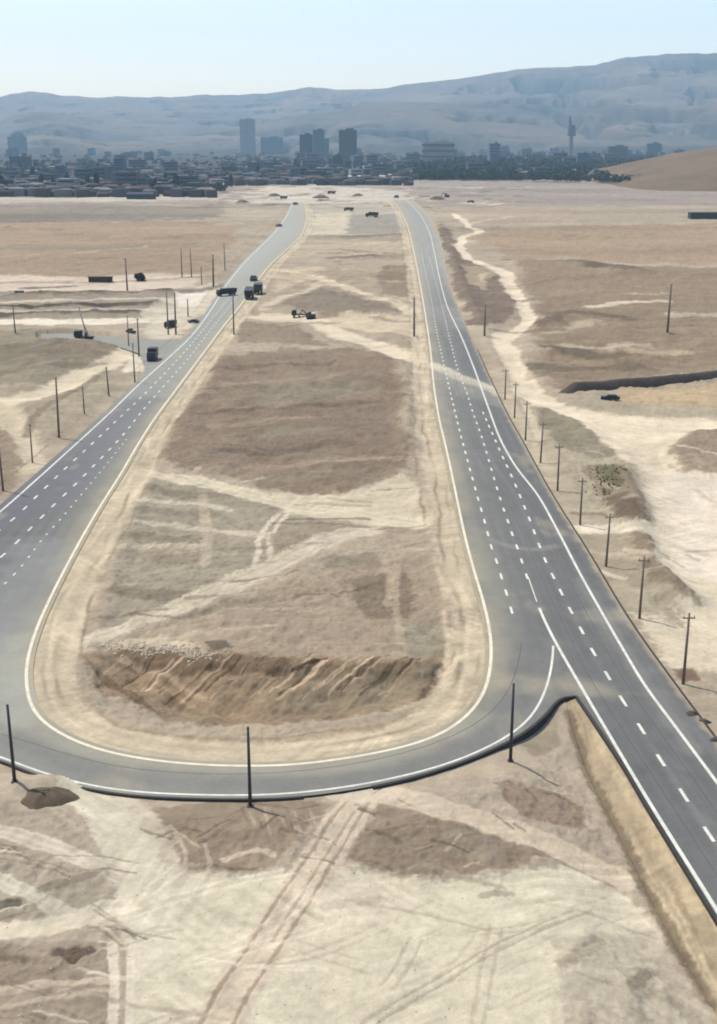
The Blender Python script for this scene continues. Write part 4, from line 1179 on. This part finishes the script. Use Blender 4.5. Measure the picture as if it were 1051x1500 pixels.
def crown(mb, c, rad, n, leaf, rnd, lobes=9, low=.1):
    c = Vector(c); lb = []
    for _ in range(lobes):
        a = rnd.uniform(0, 6.28); e = rnd.uniform(-.5, 1.2); q = rnd.uniform(.25, .62)
        lb.append((Vector((math.cos(a) * math.cos(e) * rad[0] * q, math.sin(a) * math.cos(e) * rad[1] * q, math.sin(e) * rad[2] * q)), rnd.uniform(.32, .55)))
    for i in range(n):
        o, k = lb[i % lobes]
        d = Vector((rnd.gauss(0, 1), rnd.gauss(0, 1), rnd.gauss(0, 1))).normalized()
        q = c + o + Vector((d.x * rad[0], d.y * rad[1], d.z * rad[2])) * k * rnd.uniform(.6, 1.05)
        nrm = (d + Vector((rnd.gauss(0, .5), rnd.gauss(0, .5), rnd.gauss(0, .5)))).normalized()
        u = nrm.orthogonal().normalized(); w = nrm.cross(u); a = rnd.uniform(0, 6.28)
        u, w = u * math.cos(a) + w * math.sin(a), w * math.cos(a) - u * math.sin(a)
        l = leaf * rnd.uniform(.6, 1.3); b = len(mb.v)
        mb.v += [tuple(q - u * l), tuple(q - w * l * .6), tuple(q + u * l), tuple(q + w * l * .6)]; mb.f.append((b, b + 1, b + 2, b + 3))


p = on_ground(205, 411); t = empty('bush', (p.x, p.y, p.z - .5)); tag(t, 'round dark bush beside the pole on the pale strip', 'bush')
mb = MB(); crown(mb, (0, 0, 2.0), (2.6, 2.6, 2.4), 1800, .34, rnd, 16); mb.build('foliage', M_leafd, t)
MB().tube((0, 0, -.2), (0, 0, 1.6), .16, .1, 7).build('trunk', M_bark, t)

# ------------------------------------------------------------------ the distant town
WALLS = {}
def wm(name, c): 
    WALLS[name] = mat(name, c, .9, noise=[(.15, .15)]); return WALLS[name]
W_grey = wm('grey_render', (.11, .11, .115)); W_pale = wm('pale_render', (.27, .255, .235)); W_brown = wm('brown_brick', (.10, .072, .062)); W_dark = wm('dark_cladding', (.035, .04, .05)); W_blue = wm('bluish_cladding', (.10, .13, .17))
W_slab = wm('pale_slab_render', (.30, .32, .34)); W_night = wm('dark_banding', (.05, .056, .068)); W_white = wm('white_sheet_roof', (.40, .39, .37)); W_green = wm('greenish_cladding', (.09, .12, .11)); W_roof = wm('dark_roof_felt', (.09, .09, .095))


def town_block(w, d, h, mw, mr, floors):
    t = empty('city_block', (0, 0, 0))
    MB().box((0, d / 2, h / 2), (w, d, h)).build('wall', mw, t)
    r = MB().box((0, d / 2, h + .3), (w + .4, d + .4, .7)); r.build('roof', mr, t)
    MB().box((w * .2, d * .55, h + 1.6), (w * .22, d * .25, 2.2)).build('stair_head', mw, t)
    for f in range(floors):
        MB().box((0, -.02, (f + .58) * h / floors), (w * .84, .3, h / floors * .42)).build('window_band', W_dark, t)
    return t


protos = {
    'grey': (town_block(24, 16, 13, W_grey, W_roof, 4), 'low grey block among the hazy roofs of the town', 'grey town blocks'),
    'pale': (town_block(20, 15, 11, W_pale, W_pale, 3), 'pale cream block among the hazy roofs of the town', 'pale town blocks'),
    'brown': (town_block(22, 18, 8, W_brown, W_roof, 2), 'low brown brick block at the near side of the town', 'brown town blocks'),
    'dark': (town_block(30, 18, 10, W_dark, W_roof, 3), 'low dark block among the hazy roofs of the town', 'dark town blocks'),
    'blue': (town_block(18, 16, 22, W_blue, W_roof, 7), 'mid rise bluish block rising over the town roofs', 'bluish town blocks'),
}
protos['tall'] = (town_block(20, 16, 26, W_grey, W_roof, 8), 'mid rise grey block rising over the town roofs', 'grey mid rise town blocks')
for k, (t, lab, grp) in protos.items(): tag(t, lab, 'building', grp)
used = {}
rb = random.Random(21)


def place_block(kind, px, py, s=1.0, rz=0.0, hs=1.0):
    t = protos[kind][0]
    o = t if kind not in used else copy_tree(t)
    used[kind] = 1
    x, y = G(px, py); o.location = (x, y, -.3); o.rotation_euler = (0, 0, rz); o.scale = (s, s, s * hs)


for _ in range(34):
    px = rb.uniform(-60, 1110); place_block('tall' if rb.random() < .5 else 'blue', px, rb.uniform(219, 232), rb.uniform(1.0, 1.6), R(rb.uniform(-25, 25)), rb.uniform(.5, 1.0))
for _ in range(250):
    px = rb.uniform(-60, 1110); py = (286 if px < 330 else 272) - abs(rb.gauss(0, 1)) * (30 if px < 330 else 22)
    if px > 380 and px < 620: py -= 5
    if px > 600: py -= 9
    py = py if py > 219 else rb.uniform(219, 235)
    if px > 905: py = min(py, 235)
    Yd = G(px, py)[1]
    kind = rb.choices(['grey', 'pale', 'brown', 'dark', 'blue'], [30, 14, 22, 24, 10])[0]
    if kind == 'brown' and Yd > 2400: kind = 'grey'
    place_block(kind, px, py, rb.uniform(.7, 1.3) * (1.15 if Yd > 2400 else .85), R(rb.uniform(-25, 25)), rb.uniform(.7, 1.6))


def tower(px, pb, pt, wpx, label, mw, floors, setback=None, dome=False, d=None):
    x, y = G(px, pb); h = height_at(y, pt); w = wpx * y / F / cp * 1.0; dd = d or w * .8
    t = empty('tower_block', (x, y, -.3), R(random.uniform(-6, 6))); tag(t, label, 'tower')
    MB().box((0, dd / 2, h * .5), (w * .94, dd * .94, h)).build('wall', mw, t)
    for f in range(floors):
        MB().box((0, dd / 2, (f + .5) * h / floors), (w, dd, h / floors * .38)).build('floor_band', {W_dark: W_night, W_green: W_dark, W_grey: W_dark, W_slab: W_pale}.get(mw, W_grey), t)
    MB().box((w * .1, dd / 2, h + 2), (w * .4, dd * .4, 4)).build('plant_room', mw, t)
    if setback: MB().box((setback * w, dd / 2, h * .36), (w * .6, dd * .9, h * .72)).build('side_wing', mw, t)
    if dome:
        V = MB(); n = 16
        for i in range(6):
            ph = math.pi / 2 * i / 5
            for j in range(n): V.v.append((w * .45 * math.cos(ph) * math.cos(6.2832 * j / n), dd / 2 + w * .45 * math.cos(ph) * math.sin(6.2832 * j / n), h + w * .45 * math.sin(ph)))
        for i in range(5):
            for j in range(n): V.f.append((i * n + j, i * n + (j + 1) % n, (i + 1) * n + (j + 1) % n, (i + 1) * n + j))
        V.build('dome', mw, t, shade=True)
    return t


tower(363, 229, 174, 20, 'tall pale slab tower, tallest in the left half of the town', W_slab, 16)
tower(398, 226, 201, 30, 'wide hazy block right of the pale slab tower', W_blue, 6)
tower(449, 236, 197, 18, 'dark squarish tower, left one of the dark cluster', W_dark, 12)
tower(467, 234, 190, 15, 'greenish tower in the middle of the dark cluster', W_green, 12, setback=.6)
tower(510, 238, 190, 25, 'broad navy black tower standing apart on the right', W_dark, 12)
tower(495, 250, 229, 13, 'small dark block below the navy black tower', W_dark, 6)
tower(24, 226, 200, 22, 'hazy domed building at the far left of the town', W_blue, 6, dome=True)
tower(642, 242, 208, 44, 'wide pale block with plain bands beside the tree belt', W_pale, 4)
tower(756, 222, 204, 26, 'pale hall beyond the tree belt', W_pale, 3)
tower(905, 236, 214, 26, 'grey slab behind the dark trees at the right', W_grey, 7)
tower(958, 234, 210, 20, 'dark hazy slab above the dark trees at far right', W_blue, 7)
# slim mast tower on the foothill
x, y = G(836, 229); h0 = height_at(y, 199); h1 = height_at(y, 170)
t = empty('mast_tower', (x, y, -.5)); tag(t, 'slender dark observation tower in front of the right hills', 'tower')
MB().tube((0, 0, 0), (0, 0, h0 + 4), 8, 6, 12).build('shaft', W_grey, t)
MB().tube((0, 0, h0), (0, 0, h0 + (h1 - h0) * .55), 15, 12, 12).build('pod', W_dark, t)
MB().tube((-6, 0, h0 + (h1 - h0) * .5), (-9, 0, h1), 6, 3, 8).build('mast', W_dark, t)

for px, py, w, d, h, lab, m_ in ((95, 279, 44, 14, 4, 'white roofed shed at the near edge of the town, leftmost', W_white), (158, 283, 30, 12, 3.6, 'white roofed shed left of the low brown houses', W_white),
                                (240, 277, 56, 14, 4, 'longest white roofed shed at the near edge of the town', W_white), (312, 276, 26, 12, 4, 'small white roofed shed nearest the left road', W_white),
                                (365, 268, 30, 16, 5, 'white shed beside the far pale gravel yard', W_white), (440, 266, 26, 14, 5, 'white hut in the middle of the far gravel yard', W_white),
                                (500, 264, 30, 14, 5, 'white shed below the navy black tower', W_white), (545, 264, 40, 14, 5, 'long white shed left of the tree belt', W_white),
                                (578, 263, 18, 14, 6, 'small white house at the left end of the tree belt', W_white), (205, 292, 26, 14, 5, 'dark shed standing alone in the grey field', W_dark),
                                (975, 232, 40, 18, 7, 'white shed above the brown hill at the right', W_white)):
    simple_box_building('low_shed', px, py, (w, d, h), lab, 'shed', W_brown if m_ is not W_dark else W_dark, m_, R(random.uniform(-9, 9)), gable=1.8)

for px, py, rx, h, lab in ((402, 287, 7, 2.6, 'dark soil heap beside the pale gravel yard, leftmost of the far heaps'), (470, 290, 9, 3.0, 'broad soil heap between the two far road ends'), (525, 287, 6, 2.4, 'small dark soil heap above the far yard lorries'),
                           (640, 292, 8, 3.0, 'dark soil heap just right of the far end of the right road'), (356, 296, 6, 2.0, 'low soil heap left of the far end of the left road')):
    mound(px, py, rx, rx * 1.1, h, lab, M_mound, rx)


# the many small houses between the blocks, beyond counting
rh = random.Random(8); V = []; Q = []; C = []
tones = [(.06, .06, .062), (.055, .042, .036), (.09, .085, .08), (.035, .035, .038), (.15, .14, .13), (.075, .05, .042), (.05, .048, .046)]
for _ in range(2600):
    px = rh.uniform(-150, 1200); py = (289 if px < 320 else 272) - abs(rh.gauss(0, 1)) * (28 if px < 320 else 24)
    if px > 600: py -= 8
    py = py if py > 214 else rh.uniform(214, 240)
    if px > 900: py = min(py, 236)
    x, y = G(px, py); w_, d_, h_ = rh.uniform(9, 22), rh.uniform(8, 14), rh.uniform(3.2, 9); a = R(rh.uniform(-30, 30)); ca, sa = math.cos(a), math.sin(a); b = len(V); c0 = rh.choice(tones)
    for zz, k in ((-.5, 1), (h_, 1), (h_ + rh.choice([.2, .2, 1.6]), .55)):
        for ux, uy in ((-.5, -.5), (.5, -.5), (.5, .5), (-.5, .5)):
            qx, qy = ux * w_ * k, uy * d_ * k; V.append((x + ca * qx - sa * qy, y + sa * qx + ca * qy, zz)); C.append(c0 if zz < 9e9 else c0)
    for l in (0, 4):
        for j in range(4): Q.append((b + l + j, b + l + (j + 1) % 4, b + l + 4 + (j + 1) % 4, b + l + 4 + j))
    Q.append((b + 8, b + 9, b + 10, b + 11))
o = np_mesh('town_houses', np.array(V), np.array(Q), mat('house_render', attr='soil', rough=.9), np.array(C), smooth_=False); link(o); tag(o, 'countless low houses packed between the town blocks', 'houses', kind='stuff')


# trees
def make_tree(rnd, h=9, spread=4.0, m=M_leafd):
    t = empty('tree', (0, 0, 0))
    mb = MB(); mb.tube((0, 0, -.4), (.1, 0, h * .45), .28, .16, 7)
    for a in (0.4, 2.3, 4.2): mb.tube((.05, 0, h * .35), (math.cos(a) * spread * .5, math.sin(a) * spread * .5, h * .62), .12, .05, 6)
    mb.build('trunk', M_bark, t)
    mb = MB(); crown(mb, (0, 0, h * .6), (spread, spread, h * .45), 420, .75, rnd, 11); mb.build('crown', m, t)
    return t


tproto = [make_tree(rnd, 10, 4.6), make_tree(rnd, 13, 3.2), make_tree(rnd, 8, 5.0, M_leaf)]
tlabs = [('broad dark green tree standing in the town edge', 'broad dark town trees'), ('tall slim dark tree standing in the town edge', 'slim dark town trees'), ('low spreading olive tree standing in the town edge', 'olive town trees')]
first = [True] * 3
for _ in range(270):
    k = rb.choices([0, 1, 2], [5, 3, 3])[0]
    px = rb.uniform(-100, 640); py = (284 if px < 340 else 272) - abs(rb.gauss(0, 1)) * 18
    if 340 < px < 600: py -= 7
    if rb.random() < .25: px = rb.uniform(620, 1000); py = rb.uniform(235, 252)
    x, y = G(px, max(py, 226))
    o = tproto[k] if first[k] else copy_tree(tproto[k]); first[k] = False
    tag(o, tlabs[k][0], 'tree', tlabs[k][1])
    o.location = (x, y, -.2); o.rotation_euler = (0, 0, rb.uniform(0, 6.28)); s = rb.uniform(.8, 1.5); o.scale = (s, s, s * rb.uniform(.8, 1.2))
# the dense belt reads as one mass
mb = MB(); rw = random.Random(3)
for _ in range(1000):
    t_ = rw.random(); px = 610 + 385 * t_; base = np.interp(px, [610, 660, 740, 860, 930, 960, 995], [264, 265, 266, 268, 272, 262, 252])
    py = base - rw.random() ** 1.6 * np.interp(px, [610, 680, 760, 950, 995], [14, 30, 34, 32, 14])
    x, y = G(px, py); h = rw.uniform(8, 16) * min(1.4, y / 1800)
    crown(mb, (x, y, h * .5), (h * .5, h * .5, h * .5), 90, h * .13, rw, 6)
o = mb.build('woods', M_leafd); tag(o, 'dense dark belt of trees below the right-hand hills', 'woods', kind='stuff')

mb = MB()
for _ in range(1900):
    px = rw.uniform(-120, 1160); py = (280 if px < 340 else 268) - abs(rw.gauss(0, 1)) * 24
    if px > 380: py -= 7
    py = py if py > 216 else rw.uniform(216, 236)
    if px > 900: py = min(py, 238)
    x, y = G(px, py); h = rw.uniform(6, 11) * (1 + .45 * (y > 2600))
    crown(mb, (x, y, h * .42), (h * .8, h * .6, h * .45), 46, h * .16, rw, 5)
o = mb.build('town_greenery', M_leafd); tag(o, 'dark gardens and orchards filling the gaps between the town roofs', 'greenery', kind='stuff')

# ------------------------------------------------------------------ hills
sky_px = [(-500, 150), (-250, 152), (-100, 149), (0, 147), (30, 145), (60, 140), (90, 134), (110, 135), (140, 140), (180, 143), (250, 142), (330, 140), (400, 137), (440, 131), (460, 128), (500, 131), (560, 130), (600, 121), (650, 117), (700, 108), (740, 101), (800, 98), (840, 93), (880, 84), (930, 79), (1000, 78), (1051, 71), (1150, 66), (1300, 80), (1600, 100)]
sxp = np.array([p[0] for p in sky_px], float); syp = np.array([p[1] for p in sky_px], float)


def ridge_mesh(name, label, u0, u1, nu, front, crest_y, back, top_of, seed, base_col, rough_):
    """a range of hills whose crest bearing/height were surveyed; u = bearing"""
    us = np.linspace(u0, u1, nu); rows = 190
    V = []; C = []
    T = np.linspace(0, 1.5, rows)
    U, TT = np.meshgrid(us, T)
    cy = crest_y(U)
    Yv = np.where(TT <= 1, front(U) + (cy - front(U)) * TT, cy + (back - cy) * (TT - 1) / .5)
    Xv = (U - W0 / 2) / F / cp * np.where(TT <= 1, Yv, cy + (Yv - cy) * .3)
    crest_h = top_of(U, cy)
    prof = np.where(TT <= 1, (.62 * TT + .38 * TT ** 2.2), np.clip(1 - (TT - 1) * 1.6, 0, 1))
    x, y = Xv.ravel(), Yv.ravel()
    rid = 1 - np.abs(fbm(x + .35 * y, y * .8, 1500, 5, .5, ox=seed)) * 2.4
    gul = 1 - np.abs(fbm(x + .25 * y, y * .6, 400, 4, .5, ox=seed + 3)) * 2.2
    tt = TT.ravel()
    env = np.sin(np.clip(tt, 0, 1) * np.pi) ** .8
    z = prof.ravel() * crest_h.ravel() + env * crest_h.ravel() * rough_ * (.6 * (rid - .55) + .5 * (gul - .55))
    lim = prof.ravel() * 0 + crest_h.ravel() * (.15 + .85 * np.clip(tt, 0, 1)) * 1.0
    z = np.where(tt < 1, np.minimum(z, lim * y / cy.ravel()), z)
    z = z - 12 * (tt < .02)
    n = fbm(x, y, 700, 4, ox=seed + 5)[:, None]; n2 = fbm(x, y, 150, 4, ox=seed + 6)[:, None] + .6 * fbm(x, y * .6, 60, 3, ox=seed + 8)[:, None]
    col = np.array(base_col) * (1 + .4 * n + .35 * n2) + np.array([.035, .010, -.01]) * n
    i = np.arange(rows - 1)[:, None] * nu + np.arange(nu - 1)[None, :]
    q = np.stack([i, i + 1, i + nu + 1, i + nu], -1).reshape(-1, 4)
    o = np_mesh(name, np.stack([x, y, z], 1), q, M_hill, np.clip(col, .02, .6)); link(o); tag(o, label, 'hills', kind='structure')


def topf(extra):
    def f(U, cy):
        yy = np.interp(U, sxp, syp) + extra(U) + 4.2 * fbm(U * 1.0, U * 0 + 3.3, 50, 5, .62)
        b = (H0 / 2 - yy) / F
        return CAMH + (-sp + b * cp) / (cp + b * sp) * cy
    return f


ridge_mesh('hills', 'long hazy mountain range along the whole skyline', -600, 1700, 1000, lambda U: 6000 + 0 * U, lambda U: np.interp(U, [0, 400, 600, 1051], [11200, 10800, 9800, 8600]), 12800, topf(lambda U: 0 * U), 2.0, (.085, .076, .068), 2.9)
ridge_mesh('hills', 'lower foothills in front of the mountain range', -600, 1700, 800, lambda U: 5300 + 0 * U, lambda U: np.interp(U, [0, 300, 600, 1051], [8200, 7600, 7000, 6600]), 8600,
           topf(lambda U: np.interp(U, [-500, 0, 60, 130, 200, 330, 480, 540, 620, 700, 800, 950, 1051, 1300], [40, 42, 34, 26, 44, 48, 36, 20, 30, 45, 60, 78, 70, 70])), 9.0, (.072, .066, .056), 2.7)

# brown hill at the right
nu, nv = 150, 90
HX = np.linspace(300, 1250, nu); HY = np.linspace(1380, 2300, nv)
A_, B_ = np.meshgrid(HX, HY); x, y = A_.ravel(), B_.ravel()
prof = np.interp(x, [320, 350, 400, 470, 560, 700, 900, 1200], [-3, 9, 24, 42, 58, 70, 56, -3])
hz = prof * np.clip(np.interp(y, [1400, 1480, 1700, 1950, 2250], [0, .45, 1.0, .8, 0]), 0, 1) - 3 * ((y < 1420) | (y > 2230)) - 1
hz = hz + np.clip(hz / 12, 0, 1) * (3.0 * fbm(x, y, 90, 4, ox=70) + 1.2 * fbm(x, y, 25, 3, ox=71))
i = np.arange(nv - 1)[:, None] * nu + np.arange(nu - 1)[None, :]
q = np.stack([i, i + 1, i + nu + 1, i + nu], -1).reshape(-1, 4)
cc = S(124, 106, 86) * (1 + .15 * fbm(x, y, 60, 4, ox=72) + .1 * fbm(x, y * .4, 15, 3, ox=73))[:, None]
o = np_mesh('hill', np.stack([x, y, hz], 1), q, M_hill, cc); link(o); tag(o, 'bare brown hill rising at the right edge below the town', 'hill', kind='structure')

# ------------------------------------------------------------------ air, sun, sky
mb = MB().box((0, 6300, 600), (34000, 15800, 1300))
hz_o = mb.build('haze', None); hz_o.data.materials.clear()
m = bpy.data.materials.new('haze'); m.use_nodes = True; nt = m.node_tree
for n in list(nt.nodes):
    if n.type == 'BSDF_PRINCIPLED': nt.nodes.remove(n)
vol = nt.nodes.new('ShaderNodeVolumePrincipled'); vol.inputs['Density'].default_value = 8.5e-5; vol.inputs['Color'].default_value = (.42, .66, .86, 1); vol.inputs['Absorption Color'].default_value = (.35, .35, .35, 1); vol.inputs['Anisotropy'].default_value = 0.0
nt.links.new(vol.outputs['Volume'], nt.nodes['Material Output'].inputs['Volume'])
hz_o.data.materials.append(m); tag(hz_o, 'pale dusty haze filling the air over the plain', 'haze', kind='stuff')

SUN_EL = R(61); az = math.atan2(-.80, .60)
d = Vector((-.80 * math.cos(SUN_EL), .60 * math.cos(SUN_EL), math.sin(SUN_EL)))
ld = bpy.data.lights.new('sun', 'SUN'); ld.energy = 3.6; ld.angle = R(.5); ld.color = (1, .93, .82)
lo = bpy.data.objects.new('sun', ld); COL.objects.link(lo); lo.rotation_euler = d.to_track_quat('Z', 'Y').to_euler(); lo.location = (0, 0, 200)
w = bpy.data.worlds.new('World'); sc.world = w; w.use_nodes = True; nt = w.node_tree
bg = nt.nodes['Background']; sky = nt.nodes.new('ShaderNodeTexSky'); sky.sky_type = 'NISHITA'; sky.sun_disc = False
sky.sun_elevation = SUN_EL; sky.sun_rotation = az; sky.air_density = 1.0; sky.dust_density = 2.6; sky.ozone_density = .45; sky.altitude = 1000
nt.links.new(sky.outputs['Color'], bg.inputs['Color']); bg.inputs['Strength'].default_value = .15
sc.view_settings.view_transform = 'Standard'; sc.view_settings.look = 'None'; sc.view_settings.exposure = .59; sc.view_settings.gamma = 1
sc.cycles.volume_bounces = 1
sc.cycles.max_bounces = 6
sc.cycles.filter_width = 1.9
